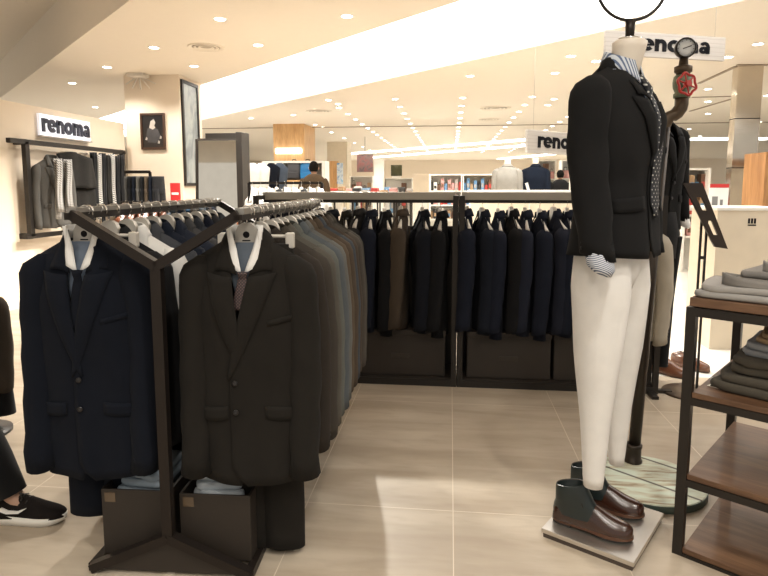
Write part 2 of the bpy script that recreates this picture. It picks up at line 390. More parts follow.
# ================================================================== SETTING
b=MB(); b.box(-9,-3,-.05,7,4.15,0); struct('floor',b,M_floor)
b=MB(); b.box(-9,4.15,-.05,1.05,11,0); struct('floor',b,M_floor)
b=MB(); b.box(1.05,4.15,-.05,16,36,0); b.box(-16,11,-.05,1.05,36,0); b.box(7,-3,-.05,16,4.15,0); struct('floor',b,M_aisle)
# ceiling: the near bay is higher, a diagonal step drops to the main ceiling, and a luminous band crosses it
CZ=2.9; HZ=3.5
def poly(pts,z0,z1,m=None):
    m=m or MB(); n=len(pts); m.add([(x,y,z0) for x,y in pts]+[(x,y,z1) for x,y in pts],[tuple(range(n)),tuple(range(2*n-1,n-1,-1))]+[(i,(i+1)%n,(i+1)%n+n,i+n) for i in range(n)]); return m
def Ls(x): return 2.41-.946*x      # step line
def La(x): return 5.42-.960*x      # near edge of the luminous band
def Lb(x): return 8.06-.975*x      # far edge
xs0,xs1=-16,7.5
struct('ceiling',poly([(-16,-4),(7.5,-4),(7.5,Ls(7.5)),(xs0,Ls(xs0))],HZ,HZ+.1),M_ceil)
b=MB(); poly([(xs0,Ls(xs0)),(xs1,Ls(xs1)),(xs1,Ls(xs1)+.12),(xs0,Ls(xs0)+.12)],CZ+.1,HZ+.1,b); b.build; struct('ceiling_step',b,M_ceil)
struct('ceiling',poly([(xs0,Ls(xs0)),(xs1,Ls(xs1)),(xs1,La(xs1)),(xs0,La(xs0))],CZ,CZ+.1),M_ceil)
struct('ceiling',poly([(xs0,Lb(xs0)),(xs1,Lb(xs1)),(16,Lb(xs1)),(16,15),(xs0,15)],CZ,CZ+.1),M_ceil) if False else None
struct('ceiling',poly([(xs0,Lb(xs0)),(-12,Lb(-12)),(xs1,Lb(xs1)),(16,Lb(xs1)),(16,36),(xs0,36)],CZ,CZ+.1),M_ceil)
M_band=emit('luminous_ceiling_film',(1,.98,.95),2.3)
tag(poly([(xs0,La(xs0)),(xs1,La(xs1)),(xs1,Lb(xs1)),(xs0,Lb(xs0))],CZ+.07,CZ+.1).build('luminous_ceiling_panel',M_band),'broad white glowing panel crossing the ceiling diagonally','ceiling light')
b=MB(); b.box(-16,35.9,0,16,36,2.95); struct('wall_far',b,M_cream)
b=MB(); b.box(-4.78,2.6,0,-4.64,8.1,2.2); struct('wall_left',b,M_cream)
b=MB(); b.box(-4.64,2.6,0,-4.62,8.1,.1); struct('baseboard_left',b,M_white)
b=MB(); b.box(-16,-3,0,-15.9,36,3.5); struct('wall_side',b,M_cream)
# thin reveals in the ceiling
def ctrim(n,p0,p1,w=.04,z=CZ):
    a=P(*p0,z=z);c=P(*p1,z=z); a.z=c.z=z-.006; b=MB(); b.bar(a,c,w,.012); struct(n,b,plain('shadow_gap',(.30,.24,.18),.8))
y0=P(400,126,z=CZ).y
b=MB(); b.box(-12,y0,CZ-.012,14,y0+.10,CZ+.002); struct('trim_1',b,plain('shadow_gap',(.30,.24,.18),.8))
ctrim('trim_2',(699,83),(736,66),.05); ctrim('trim_3',(737,64.5),(768,64.5),.05); ctrim('trim_4',(692,97),(735,96),.05); ctrim('trim_5',(690,111),(734,98),.05)
# ================================================================== CEILING LIGHTS
M_lamp=emit('downlight_glow',(1,.95,.86),14)
def make_light(s=1):
    t=thing('downlight',(0,0,CZ),0,'x','ceiling light'); m=MB(); m.lathe([(.052*s,.0),(.052*s,-.004),(.068*s,-.006),(.072*s,-.001),(.072*s,.0)],20); m.build('trim_ring',M_white,t)
    m=MB(); m.lathe([(0,-.004),(.052*s,-.004),(.052*s,-.001),(0,-.001)],20); m.build('lamp_glass',M_lamp,t); return t
L0=make_light(); first=[True]
def light(x,y,label,group,z=CZ):
    if first[0]: first[0]=False; L0.location=(x,y,z); tag(L0,label,None,group); return L0
    return copytree(L0,(x,y,z),0,label,group)
near=[((154,47.5),'downlight above the step between the column and the top-left corner'),((220,19),'downlight nearest the top edge of the picture, left of the round air vent'),((194,66),'downlight just right of the column top'),((107,67),'downlight left of the column top'),((72,83),'downlight above the left wall sign'),((95,107),'small downlight over the far end of the left wall'),((347,16),'rightmost downlight before the glowing ceiling panel'),((258,45),'downlight right of the large round vent')]
spots=[]
def spot(x,y,z,e,size=130,blend=.6,r=.05,tgt=None,col=(1,.95,.86)):
    l=bpy.data.lights.new('spot','SPOT'); l.energy=e; l.spot_size=R(size); l.spot_blend=blend; l.shadow_soft_size=r; l.color=col
    o=bpy.data.objects.new('spot',l); COL.objects.link(o); o.location=(x,y,z-.03)
    if tgt: o.rotation_euler=(Vector(tgt)-o.location).to_track_quat('-Z','Y').to_euler()
    return o
for (px,py),lb in near:
    p=P(px,py,z=CZ); light(p.x,p.y,lb,'recessed downlights over the suit department'); spot(p.x,p.y,CZ,340 if (px,py) in ((220,19),(347,16),(258,45)) else 55,135,r=.03)
# rows that run away over the main hall
for rx,nm in ((-3.50,'far left'),(-2.27,'second'),(-1.03,'third'),(.2,'middle'),(1.43,'fifth'),(2.66,'right-hand')):
    for k in range(17):
        y=11+k*1.06
        if rx<-3 and k%2: continue
        light(rx,y,'round downlight in the %s long row running away over the hall'%nm,'downlights of the %s long row'%nm)
    for k in range(2,17,5): spot(rx,11+k*1.06,CZ,80,150)
M2=[(470,76),(555,73),(554,99),(548,105),(338,104),(251,118),(323,127),(571,56),(596,61),(758,44),(728,57),(708,101.5),(708,113.6),(708,89),(689,129),(767,95.5),(760,122),(700,136)]
for i,(px,py) in enumerate(M2):
    p=P(px,py,z=CZ); light(p.x,p.y,'round downlight beyond the glowing panel, number %d counted from the left of the hall'%(1+sorted(a for a,_ in M2).index(px)),'scattered downlights beyond the glowing panel')
    if i in (0,1,7,9,11,15): spot(p.x,p.y,CZ,90,150)
# extra unseen lamps in the high bay, placed to light the mannequin
for i,(x,y) in enumerate(((-.9,.3),(.6,.5),(-2.2,1.2),(.2,-1.0),(1.9,-.2))):
    light(x,y,'extra unseen downlight in the higher ceiling bay above the shoppers','extra downlights of the high bay',HZ); spot(x,y,HZ,(30,80,25,70,90)[i],125)
for x in (-8,-4,0,4,8): spot(x,32.5,CZ,260,150)  # spots without fixtures, added to brighten the far wall
for x in (-3.2,-.6,2.2): light(x,-2.1,'added unseen downlight in the high bay behind the shoppers','extra downlights of the high bay',HZ); spot(x,-2.1,HZ,60,150)  # lamps added to brighten what the mirror reflects; no wall stands here
# round vents
def vent(px,py,r,lb):
    p=P(px,py,z=CZ); t=thing('ceiling_vent',(p.x,p.y,CZ),0,lb,'ceiling vent','round ceiling vents')
    m=MB(); m.lathe([(r*.93,0),(r*.93,-.012),(r,-.014),(r*1.04,-.002),(r*1.04,0)],32); m.build('vent_ring',M_ceil,t)
    for q in (.30,.55,.78): m=MB(); m.lathe([(r*q,-.001),(r*q+.02,-.012),(r*q+.035,-.010),(r*q+.02,-.001)],28); m.build('vent_cone',M_ceil,t)
    m=MB(); m.lathe([(0,-.003),(r*.93,-.003),(r*.93,-.001),(0,-.001)],28); m.build('vent_backing',plain('vent_shadow',(.42,.36,.28),.8),t)
vent(206,47,.20,'large round ceiling vent above the suit department'); vent(319,111,.27,'round ceiling vent far off over the oak column'); vent(495.6,108,.30,'round ceiling vent left of the hanging sign'); vent(490,119.5,.26,'round ceiling vent farthest back')
# long cove strips far away
for i,(a,c) in enumerate((((345,153.5),(575,135)),((366,157.5),(575,141)),((500,158.5),(575,151.5)),((690,138.5),(768,138)))):
    A=P(*a,z=CZ); B=P(*c,z=CZ); A.z=B.z=CZ-.027; m=MB(); m.bar(A,B,.28 if i<2 else .35,.05); m.build
    tag(m.build('light_trough',emit('trough_glow',(1,.97,.93),4)),('upper of two long glowing ceiling strips behind the hanging sign','lower of two long glowing ceiling strips behind the hanging sign','faintest glowing ceiling strip at the end of the hall','glowing ceiling strip right of the pipe stand')[i],'ceiling light')
# world
w=bpy.data.worlds.new('world'); SC.world=w; w.use_nodes=True; w.node_tree.nodes['Background'].inputs[0].default_value=(1,.94,.84,1); w.node_tree.nodes['Background'].inputs[1].default_value=.42
# ================================================================== COLUMN, WALL SIGN, PICTURES
b=MB(); b.box(-4.72,8.30,0,-3.885,9.05,CZ); struct('wall_column',b,M_cream)
def framed(name,pts,axis,val,fw,mats,lb,cat,depth=.03):
    """a picture whose corners were surveyed on one wall plane"""
    Q=[P(*q,**{axis:val}) for q in pts]; 
    if axis=='y': a0,a1=Q[0].x,Q[1].x
    else: a0,a1=Q[0].y,Q[1].y
    z1,z0=Q[0].z,Q[1].z
    t=thing(name,(a0,val,z0) if axis=='y' else (val,a0,z0),0 if axis=='y' else PI/2,lb,cat)
    w_=abs(a1-a0); h=z1-z0; m=MB()
    m.box(0,-depth,0,w_,0,fw); m.box(0,-depth,h-fw,w_,0,h); m.box(0,-depth,fw,fw,0,h-fw); m.box(w_-fw,-depth,fw,w_,0,h-fw); m.build('picture_frame',mats[0],t)
    m=MB(); m.box(fw,-depth*.5,fw,w_-fw,-.002,h-fw); m.build('picture_panel',mats[1],t); return t,w_,h
fm=plain('dark_wood_frame',(.05,.022,.012),.4)
t,w_,h=framed('framed_photo',((140.5,113.5),(166.5,149.5)),'y',8.298,.03,(fm,plain('photo_black',(.012,.010,.010),.3)),'dark framed photo of a figure in black, hung on the front of the cream column','picture')
pm=plain('photo_tone',(.42,.38,.34),.5,var=.4); pd=plain('photo_grey',(.045,.042,.045),.5,var=.5)
m=MB(); m.prism([(w_*.36,h*.60),(w_*.42,h*.78),(w_*.55,h*.84),(w_*.62,h*.74),(w_*.56,h*.66),(w_*.60,h*.60),(w_*.5,h*.55)],-.020,-.016); m.build('photo_figure',pm,t)
m=MB(); m.prism([(w_*.2,h*.3),(w_*.28,h*.58),(w_*.45,h*.62),(w_*.7,h*.56),(w_*.82,h*.34),(w_*.6,h*.18),(w_*.3,h*.2)],-.0185,-.016); m.build('photo_coat',pd,t)
for u,v in ((.22,.30),(.80,.33),(.72,.2)): m=MB(); m.prism([(w_*(u-.04),h*(v-.03)),(w_*(u+.03),h*(v-.04)),(w_*(u+.05),h*(v+.02)),(w_*u,h*(v+.05))],-.021,-.016); m.build('photo_hand',pm,t)
def poster_mat():
    m,nt,b=newmat('poster_print'); a=tex(nt,'Noise',5,coords(nt,sc=(1,1,.5)),Detail=5.,Distortion=1.5); L(b,nt,ramp(nt,a.outputs[0],[(.35,(.17,.19,.20)),(.5,(.27,.30,.30)),(.68,(.36,.38,.37))]),'Base Color'); b.inputs['Roughness'].default_value=.35; return m
framed('framed_poster',((180,79),(200,186)),'x',-3.883,.045,(M_black,poster_mat()),'tall grey poster in a black frame on the right side of the column','picture')
# spotlight fixture on the column head, its fan of shadows modelled as bars
p=P(141,74,y=8.28); t=thing('ceiling_bracket',(p.x,8.2,CZ),0,'small flat fixture with its fan-shaped shadows modelled as bars at the top of the column','fixture'); m=MB(); m.box(-.13,-.1,-.05,.13,.08,0,.01); m.build('mount_plate',M_lplastic,t)
for q in range(5):
    a=R(-60+q*30); m=MB(); m.bar((math.sin(a)*.05,0.02,-.045),(math.sin(a)*.26,.06,-.05-math.cos(a)*.16),.02,.012); m.build('fan_shadow_bar',M_lplastic,t)
# lettered sign on left wall
A=P(38,113,x=-4.6); B=P(90,137,x=-4.6); zt_=A.z
zb_=P(38,135,x=-4.6).z; ln=B.y-A.y
t=thing('shop_sign',(-4.62,A.y,zb_),PI/2,'backlit white wall sign with bold dark letters above the hanging clothes','sign')
m=MB(); m.box(0,-.03,0,ln,.0,zt_-zb_,.004); m.build('sign_board',emit('sign_glow',(.85,.87,.95),.35),t)
hh=(zt_-zb_)*.62; wr=word('renoma',hh,(0.02,-.031,(zt_-zb_)*.18),0,plain('sign_navy',(.02,.025,.05),.4),t)
for o in kids(t):
    if o.name.startswith('letter'): o.location.x=.03+(o.location.x-.02)*(ln-.05)/wr; o.scale.x=(ln-.05)/wr
m=MB(); m.box(0,-.05,-.015,ln,0,0); m.build('sign_ledge',M_grey,t)
# ---- wall garment rail at left
xw=-4.52
A=P(8,140,x=xw); B=P(124,152,x=xw); U0=P(25,142,x=xw); z0=P(25,237,x=xw).z; U1=P(122,152,x=xw)
t=thing('garment_rail',(0,0,0),0,'dark square-tube garment rail fixed to the left wall','garment rail')
m=MB(); m.bar((xw,A.y,A.z),(xw,B.y,A.z),.05,.05); m.build('top_rail',M_black,t)
for y in (U0.y,U1.y): m=MB(); m.bar((xw,y,A.z),(xw,y,z0),.05,.06,up=(0,1,0)); m.build('upright',M_black,t)
m=MB(); m.bar((xw,A.y+.15,z0),(xw,U1.y,z0),.05,.05); m.build('lower_rail',M_black,t)
for y in (U0.y,U1.y): m=MB(); m.box(-4.64,y-.03,A.z-.03,xw,y+.03,A.z+.03); m.box(-4.64,y-.03,z0-.03,xw,y+.03,z0+.03); m.build('wall_bracket',M_black,t)
RZ=A.z
def jacket_thing(loc,rz,J,mat,label,cat='suit jacket',group=None,btn=M_btn,detail=False,name='suit_jacket',nu=7,nv=14):
    t=thing(name,loc,rz,label,cat,group); J.build(t,mat,None,btn,detail,nu,nv); return t
def scarf(loc,rz,mat,label,w=.09,l=.75,group=None,cat='scarf',name='hanging_scarf',fold=2):
    t=thing(name,loc,rz,label,cat,group); m=MB()
    for q in range(fold):
        def g(u,v): a=u*2*PI; return ((u-.5)*w+.012*math.sin(v*5+q),-.02-.018*q*2+.008*math.sin(a*2+v*3+q),-v*l*(1-.12*q))
        m.grid(g,8,10)
    o=m.build('scarf_cloth',mat,t,solid=.006,fix=False); return t
p=P(43,154,x=xw)
G1=fabric('mid_grey_wool',(.07,.067,.062),(.12,.115,.105))
Jw=Jacket(L=.80,W=.20,Df=.07,Db=.05,seed=3,Ls=.70); tj=jacket_thing((xw+.10,p.y,RZ-.14),R(70),Jw,G1,'grey blazer with striped scarf hung at the left end of the wall rail','jacket',detail=True)
for i,(dx,ll) in enumerate(((-.085,.66),(.085,.62))):
    scarf((xw+.20,p.y+dx,RZ-.17),R(70),M_tiestripe,('striped scarf hanging down the left front of the grey blazer','striped scarf hanging down the right front of the grey blazer')[i],.07,ll)
p=P(68,160,x=xw)
t=thing('folded_overcoat',(xw+.05,p.y,RZ-.08),R(80),'dark grey coat folded over a hanger beside the grey blazer','coat'); m=MB()
def g(u,v): x=(u-.5)*.52; return (x+.05*v,-.05-.03*math.sin(u*PI)+.012*math.sin(u*14+v*2),-.02-.42*v-.10*v*abs(u-.35)*(-1)+.03*math.sin(u*5))
m.grid(g,16,10); m.build('coat_fold',fabric('soft_black_wool',(.016,.015,.014)),t,solid=.03,fix=False)
m=MB()
def g(u,v): return ((u-.2)*.30+.05+.02*math.sin(v*6),-.025+.012*math.sin(u*11),-.40-.55*v)
m.grid(g,8,8); m.build('coat_tail',MATS['soft_black_wool'],t,solid=.02,fix=False)
m=MB(); m.tube([(-.2,-.04,-.0),(.2,-.04,0)],.012,8); m.build('hanger_bar',M_chrome,t)
for i in range(7):
    py=86+i*4.6; q=P(py,155,x=xw); scarf((xw+.06,q.y,RZ-.05-.02*(i%2)),R(85),[M_blackf,M_tiestripe,M_blackf,fabric('soft_black_wool',(.016,.015,.014)),M_tiestripe,M_blackf,M_blackf][i],'%s tie hanging in the bunch at the right end of the wall rail'%['plain black','pale striped','broad black','charcoal','diagonal striped','narrow black','last black'][i],.075,.72+.1*(i%3),'ties on the wall rail','tie','hanging_tie')
# trouser rack by the column
t=thing('trouser_rail',(0,0,0),0,'short rail of dark trousers in front of the cream column','garment rail'); A=P(124,172,y=7.75); B=P(150,173,y=7.75)
m=MB(); m.bar((A.x,7.75,A.z),(B.x,7.75,A.z),.03,.04); m.build('top_rail',M_brownmetal,t)
for x in (A.x,B.x): m=MB(); m.bar((x,7.75,0),(x,7.75,A.z),.03,.03,up=(0,1,0)); m.build('post',M_brownmetal,t)
cols=[M_blackf,G1,M_blackf,M_navy,G1,M_blackf,fabric('mid_brown_wool',(.06,.045,.032)),M_navy,M_blackf]
for i in range(9):
    x=lerp(A.x+.02,A.x+.5,i/8); t=thing('hanging_trousers',(x,7.74,A.z-.06),R(70),'%s pair of folded trousers on the short rail by the column'%['first','second','third','fourth','fifth','sixth','seventh','eighth','last'][i],'trousers','trousers on the short rail by the column'); trousers(t,cols[i],.10,1.0,.022,.12,seed=i)
    if i in (2,4): m=MB(); m.box(-.03,-.045,-.42,.03,-.04,-.25); m.build('paper_tag',M_paper,t)
p=P(176,206,y=8.0); z1=P(176,183,y=8.0).z
t=thing('red_notice',(p.x,8.0,0),0,'red notice board on a stand by the column','sign'); m=MB(); m.box(-.07,-.01,p.z,.07,.01,z1); m.build('notice_panel',M_red,t); m=MB(); m.box(-.01,-.008,0,.01,.008,p.z); m.box(-.12,-.1,0,.12,.1,.015); m.build('notice_stand',M_grey,t)
m=MB(); m.box(-.05,-.014,p.z+.16,.05,-.009,p.z+.19); m.build('notice_line',M_paper,t)
# standing mirror
p=P(217,205,y=6.4); zt2=P(217,140,y=6.4).z; x0=P(194,180,y=6.4).x; x1=P(239,180,y=6.4).x
t=thing('standing_mirror',((x0+x1)/2,6.4,0),0,'tall standing mirror in a black frame reflecting the cream ceiling','mirror'); wd=(x1-x0)/2; tb=.10
def mb_tilt(x0_,x1_,z0_,z1_,ya,yb):
    m=MB(); f=lambda z:.07*z; m.add([(x0_,ya+f(z0_),z0_),(x1_,ya+f(z0_),z0_),(x1_,yb+f(z0_),z0_),(x0_,yb+f(z0_),z0_),(x0_,ya+f(z1_),z1_),(x1_,ya+f(z1_),z1_),(x1_,yb+f(z1_),z1_),(x0_,yb+f(z1_),z1_)],[(3,2,1,0),(4,5,6,7),(0,1,5,4),(1,2,6,5),(2,3,7,6),(3,0,4,7)]); return m
mb_tilt(-wd+.02,wd-.02,.1,zt2,-.02,.0).build('mirror_glass',plain('mirror',(.93,.88,.80),.03,1.),t)
mb_tilt(-wd,wd,.05,zt2+.03,.0,.03).build('back_board',M_black,t)
for s in (-1,1): mb_tilt(s*wd-.012,s*wd+.012,.03,zt2+.02,-.03,.02).build('side_rail',M_black,t)
m=MB(); m.box(-wd+.03,.30,0,-wd+.06,.36,zt2+.10); m.box(-wd+.03,.28,zt2-.02,wd,.36,zt2+.10); m.box(wd-.03,.30,0,wd,.36,zt2+.1); m.build('rear_frame',M_black,t)
p=P(243,150,y=6.2); t=thing('black_post',(p.x,6.2,0),0,'thick black upright post just right of the standing mirror','post'); m=MB(); zz=P(243,133,y=6.2).z; m.box(-.035,-.12,0,.03,.12,zz,.004); m.build('post_body',M_black,t); m=MB(); m.box(-.12,-.2,0,.12,.2,.02); m.build('post_foot',M_black,t)
# ================================================================== SUIT RACK WITH Y-SHAPED ENDS
RX,RY,RR=-.923,1.765,R(2.5); RW=.272; RL=1.36; ZR=1.215
t=thing('double_suit_rack',(RX,RY,0),RR,'dark bronze double suit rack with Y-shaped end frames','clothes rack')
for nm,y in (('front_frame',0),('rear_frame',RL)):
    m=MB(); zb=1.065; u=(0,1,0)
    m.bar((0,y,.12),(0,y,zb),.034,.03,up=u); fr=m.build(nm+'_post',M_brownmetal,t)
    for s in (-1,1):
        m=MB(); m.bar((0,y,zb-.015),(s*RW,y,ZR),.03,.034,up=u); m.build(nm+'_arm',M_brownmetal,t)
        m=MB(); m.bar((0,y,.135),(s*RW,y,.015),.03,.034,up=u); m.build(nm+'_leg',M_brownmetal,t)
    m=MB(); m.prism([(-.25,.012),(.25,.012),(0,.12)],y-.004,y+.004); m.build(nm+'_gusset',M_cardboard,t)
for s in (-1,1):
    m=MB(); m.box(s*RW-.014,-.017,ZR-.018,s*RW+.014,RL+.017,ZR+(.0 if s>0 else .004)); rl=m.build('hanging_rail',M_brownmetal,t)
    m=MB(); m.box(s*RW-.0145,-.0,ZR+(.0 if s>0 else .004),s*RW+.0145,RL,ZR+.0195); 
    m.build('rail_cap',M_grey,rl)
    m=MB(); m.box(s*RW-.014,0,.0,s*RW+.014,RL,.028); m.build('floor_rail',M_brownmetal,t)
t2=thing('storage_box',(RX-.14,RY+.05,0),RR,'dark brown board box standing on the rack base left of the centre post','box','board boxes under the suit rack')
def board_box(t,w,d,h):
    m=MB(); m.box(-w/2,0,.03,w/2,.008,h,.002); m.build('front_board',M_cardboard,t)
    m=MB(); m.box(-w/2,d-.008,.03,w/2,d,h); m.build('back_board',M_cardboard,t)
    for s in (-1,1): m=MB(); m.box(s*w/2-.008*(s>0),.008,.03,s*w/2+.008*(s<0),d-.008,h); m.build('side_board',M_cardboard,t)
    m=MB(); m.box(-w/2,0,.028,w/2,d,.034); m.build('bottom_board',M_cardboard,t)
    m=MB(); m.box(-w/2+.012,-.0012,h-.045,-w/2+.05,.0,h-.012); m.build('tape_strip',plain('brown_tape',(.12,.085,.055),.25),t)
board_box(t2,.245,.9,.265)
t2=thing('storage_box',(RX+.14,RY+.055,0),RR,'dark brown board box standing on the rack base right of the centre post','box','board boxes under the suit rack'); board_box(t2,.245,.9,.262)
# folded shirts on the boxes
def folded(loc,rz,mat,label,w=.24,d=.2,h=.035,group=None,cat='folded shirt',name='folded_shirt',layers=2,seed=0,band=False,bandmat=None):
    t=thing(name,loc,rz,label,cat,group)
    for q in range(layers):
        m=MB(); hz=h/layers; rings=[]; K=7
        for k in range(K):
            a=-PI/2+PI*k/(K-1); off=math.cos(a); zz=hz*(q+.5)+hz*.5*math.sin(a)
            ring=[]
            for j in range(28):
                an=2*PI*j/28; c,s_=math.cos(an),math.sin(an); e=.28
                x=math.copysign(abs(c)**e,c)*(w/2-.012*q+hz*.3*off-.01); y=math.copysign(abs(s_)**e,s_)*(d/2-.006*q+hz*.3*off-.01)
                ring.append((x+.016*nz(an*1.5+seed,q*2,1)*d/.3,y+.016*nz(q*2,an*1.5+seed,2)*d/.3,max(.0015*(q==0),zz+(.2+.45*q)*hz*nz(x*11+seed,y*11,q)*(k>0))))
            rings.append(ring)
        m.rings(rings,True,True,True); m.build('folded_layer',mat,t)
    if band:
        m=MB(); n=22
        def g(u,v): a=R(200)+u*R(320)*1.0; r=1+.03*nz(u*4,seed,0); return (w*.30*math.cos(a)*r,-d*.18+d*.26*math.sin(a)*r,h+.034*v+.008*math.sin(a*2+seed)*v-.002)
        m.grid(g,n,3); m.build('waistband',bandmat or mat,t,solid=.005,fix=False)
    return t
def rk(x,y,z): a=RR; return (RX+x*math.cos(a)-y*math.sin(a),RY+x*math.sin(a)+y*math.cos(a),z)
folded(rk(-.10,.22,.266),RR,fabric('pale_blue_cotton',(.42,.50,.58),(.5,.57,.64),300),'pale blue folded shirt on the board box under the navy suits','folded',.2,.16) if False else None
for s,mt,lb in ((-1,fabric('pale_blue_cotton',(.30,.36,.42),(.38,.44,.5),300),'pale blue folded shirt lying in the left board box under the navy suits'),(1,fabric('ice_blue_cotton',(.50,.55,.60),(.6,.64,.68),300),'ice blue folded shirt lying in the right board box under the brown suits')):
    for k,hh in enumerate((.09,.07,.055)):
        z=.036+sum((.09,.07,.055)[:k]); folded(rk(s*.14,.20,z),RR,mt,lb if k==2 else ('bottom' if k==0 else 'middle')+' folded shirt of the pile in the %s board box under the suits'%('left' if s<0 else 'right'),.20,.26,hh,'shirts in the %s board box'%('left' if s<0 else 'right'),seed=k*3+s)
    folded(rk(s*.13,.19,.252),RR+R(6*s),mt,'crumpled top shirt standing proud of the %s board box'%('left' if s<0 else 'right'),.17,.2,.06,'shirts in the %s board box'%('left' if s<0 else 'right'),seed=20+s)
# ---- front suits
HK=.075
def hang(loc,rz,label,group,pale=False,logo=False,W=.185,name='suit_hanger'):
    t=thing(name,loc,rz,label,'clothes hanger',group); hanger(t,M_lplastic if pale else M_plastic,M_chrome,M_ink if logo else None,HK,W=W); return t
def front_suit(s,mat,nm,seed,shirt_in,tie,y=.075,dx=0):
    J=Jacket(L=.835,W=.176,Df=.070,Db=.05,slope=.60,zb=-.47,seed=seed,rs=(.060,.058),Ls=.725,spread=.018,bend=.03,waist=.98,ov=.030 if s<0 else .052)
    loc=rk(s*RW+dx,y,ZR-HK+.012); rz=RR+R(2)
    hang(loc,rz,'grey hanger with a round emblem, holding the front %s suit'%nm,'emblem hangers at the rack front',logo=True)
    jt=thing('suit_jacket',loc,rz,'%s suit jacket hung at the very front of the %s rail'%(nm,'left' if s<0 else 'right'),'suit jacket'); J.build(jt,mat,None,M_btn,True,12,24)
    st=thing('dress_shirt',loc,rz,'white-collared shirt worn inside the front %s suit jacket'%nm,'shirt'); dress_shirt(J,st,shirt_in,M_whitef)
    tt=thing('necktie',loc,rz,'dark tie inside the front %s suit jacket'%nm,'tie'); necktie(J,tt,tie,-.118,-.31 if s<0 else -.24)
    # trousers on a clip hanger behind
    l2=rk(s*RW+dx+.008,y+.075,ZR-.10); ct=thing('clip_hanger',l2,rz,'pale clip hanger behind the front %s jacket, holding its trousers'%nm,'clip hanger','clip hangers at the rack front')
    m=MB(); m.tube([(-.13,0,.02),(.13,0,.02)],.006,8); m.build('clip_bar',M_lplastic,ct)
    for q in (-1,1):
        m=MB(); m.box(q*.115-.014,-.014,-.02,q*.115+.014,.014,.032,.004); m.build('clip',M_lplastic,ct)
    m=MB(); m.tube([(0,0,.02),(0,0,.09),(.012,0,.115),(.0,0,.128),(-.014,0,.115)],.002,6); m.build('hook',M_chrome,ct)
    t3=thing('suit_trousers',(l2[0]+(.012 if s>0 else -.03),l2[1],l2[2]-.005),rz,'%s suit trousers hanging behind the front jacket of the %s rail'%(nm,'left' if s<0 else 'right'),'trousers'); trousers(t3,mat,.115,1.085 if s>0 else .985,.03,.15,seed=seed,hemd=.035,gapx=-.02)
    return J
front_suit(-1,M_navy,'navy',1,M_blue_shirt,M_navy)
front_suit(1,M_char,'dark brown',2,fabric('slate_cotton',(.10,.12,.15),(.14,.16,.19),400),M_tiepat)
# ---- following suits, right rail
RC=[('dark taupe',(.022,.018,.015)),('brown-grey',(.034,.029,.024)),('stone grey',(.060,.055,.046)),('light green-grey',(.075,.078,.070)),('steel grey',(.060,.068,.074)),('silver grey',(.085,.085,.080)),('tobacco brown',(.062,.046,.032)),('umber',(.050,.037,.026)),('dark blue-grey',(.034,.040,.048)),('coffee brown',(.042,.031,.022)),('grey-brown',(.048,.041,.034)),('dark olive',(.036,.033,.026))]
ordn=['second','third','fourth','fifth','sixth','seventh','eighth','ninth','tenth','eleventh','twelfth','thirteenth','fourteenth']
for i,(nm,c) in enumerate(RC):
    c=tuple(k*1.25 for k in c)
    y=.215+i*.096; m_=fabric(nm.replace(' ','_')+'_wool',c); J=Jacket(L=.80+.01*((i*7)%3),W=.186,Df=.045,Db=.032,slope=.58,seed=i+10,rs=(.046,.048),Ls=.69,spread=.034,bend=.01,wr=.7)
    loc=rk(RW+.006+.002*i+.004*((i*5)%3-1),y,ZR-HK+.008); rz=RR+R(-3+((i*37)%7)); jacket_thing(loc,rz,J,m_,'%s suit jacket, %s from the front on the right rail'%(nm,ordn[i]),btn=M_btn,detail=(i<5),nu=7,nv=14)
    hang(loc,rz,'pale hanger of the %s jacket on the right rail'%nm,'hangers on the right rail',pale=True)
LC=[('black',(.012,.012,.013)),('white',None),('slate grey',(.045,.048,.055)),('navy',(.010,.013,.022)),('ink blue',(.016,.020,.032)),('mid grey',(.05,.05,.052)),('dark slate',(.028,.031,.038)),('midnight blue',(.009,.011,.02)),('graphite',(.03,.03,.032)),('blue-grey',(.04,.046,.055))]
for i,(nm,c) in enumerate(LC):
    c=c and tuple(k*1.1 for k in c)
    y=.235+i*.112; m_=M_whitef if c is None else fabric(nm.replace(' ','_')+'_wool_left',c); J=Jacket(L=.77,W=.186,Df=.045,Db=.034,slope=.58,seed=i+40,rs=(.046,.048),Ls=.69,spread=.034,bend=.01,wr=.8)
    loc=rk(-RW+.004*((i*5)%3-1),y,ZR-HK+.008); rz=RR+R(-3+((i*31)%7))
    jacket_thing(loc,rz,J,m_,'%s %s, %s from the front on the left rail'%(nm,'shirt' if c is None else 'suit jacket',ordn[i]),cat='shirt' if c is None else 'suit jacket',name='dress_shirt' if c is None else 'suit_jacket')
    hang(loc,rz,'pale hanger of the %s garment on the left rail'%nm,'hangers on the left rail',pale=True)
# spare hooks slung over the rails
h0=None
for s in (-1,1):
    for i in range(15):
        y=.09+i*.085; lb='empty wire hook slung over the %s rail of the double rack'%('left' if s<0 else 'right'); gp='wire hooks on the %s rail'%('left' if s<0 else 'right')
        loc=rk(s*RW,y,ZR)
        if h0 is None:
            h0=thing('wire_hook',loc,RR+R(12),lb,'hook',gp); m=MB(); m.tube([(-.024,.012,-.03),(-.021,.012,.012),(-.012,.006,.0235),(.012,-.006,.0235),(.021,-.012,.012),(.020,-.012,-.006)],.0027,8); m.build('hook_wire',M_chrome,h0)
        else: copytree(h0,loc,RR+R(12),lb,gp)
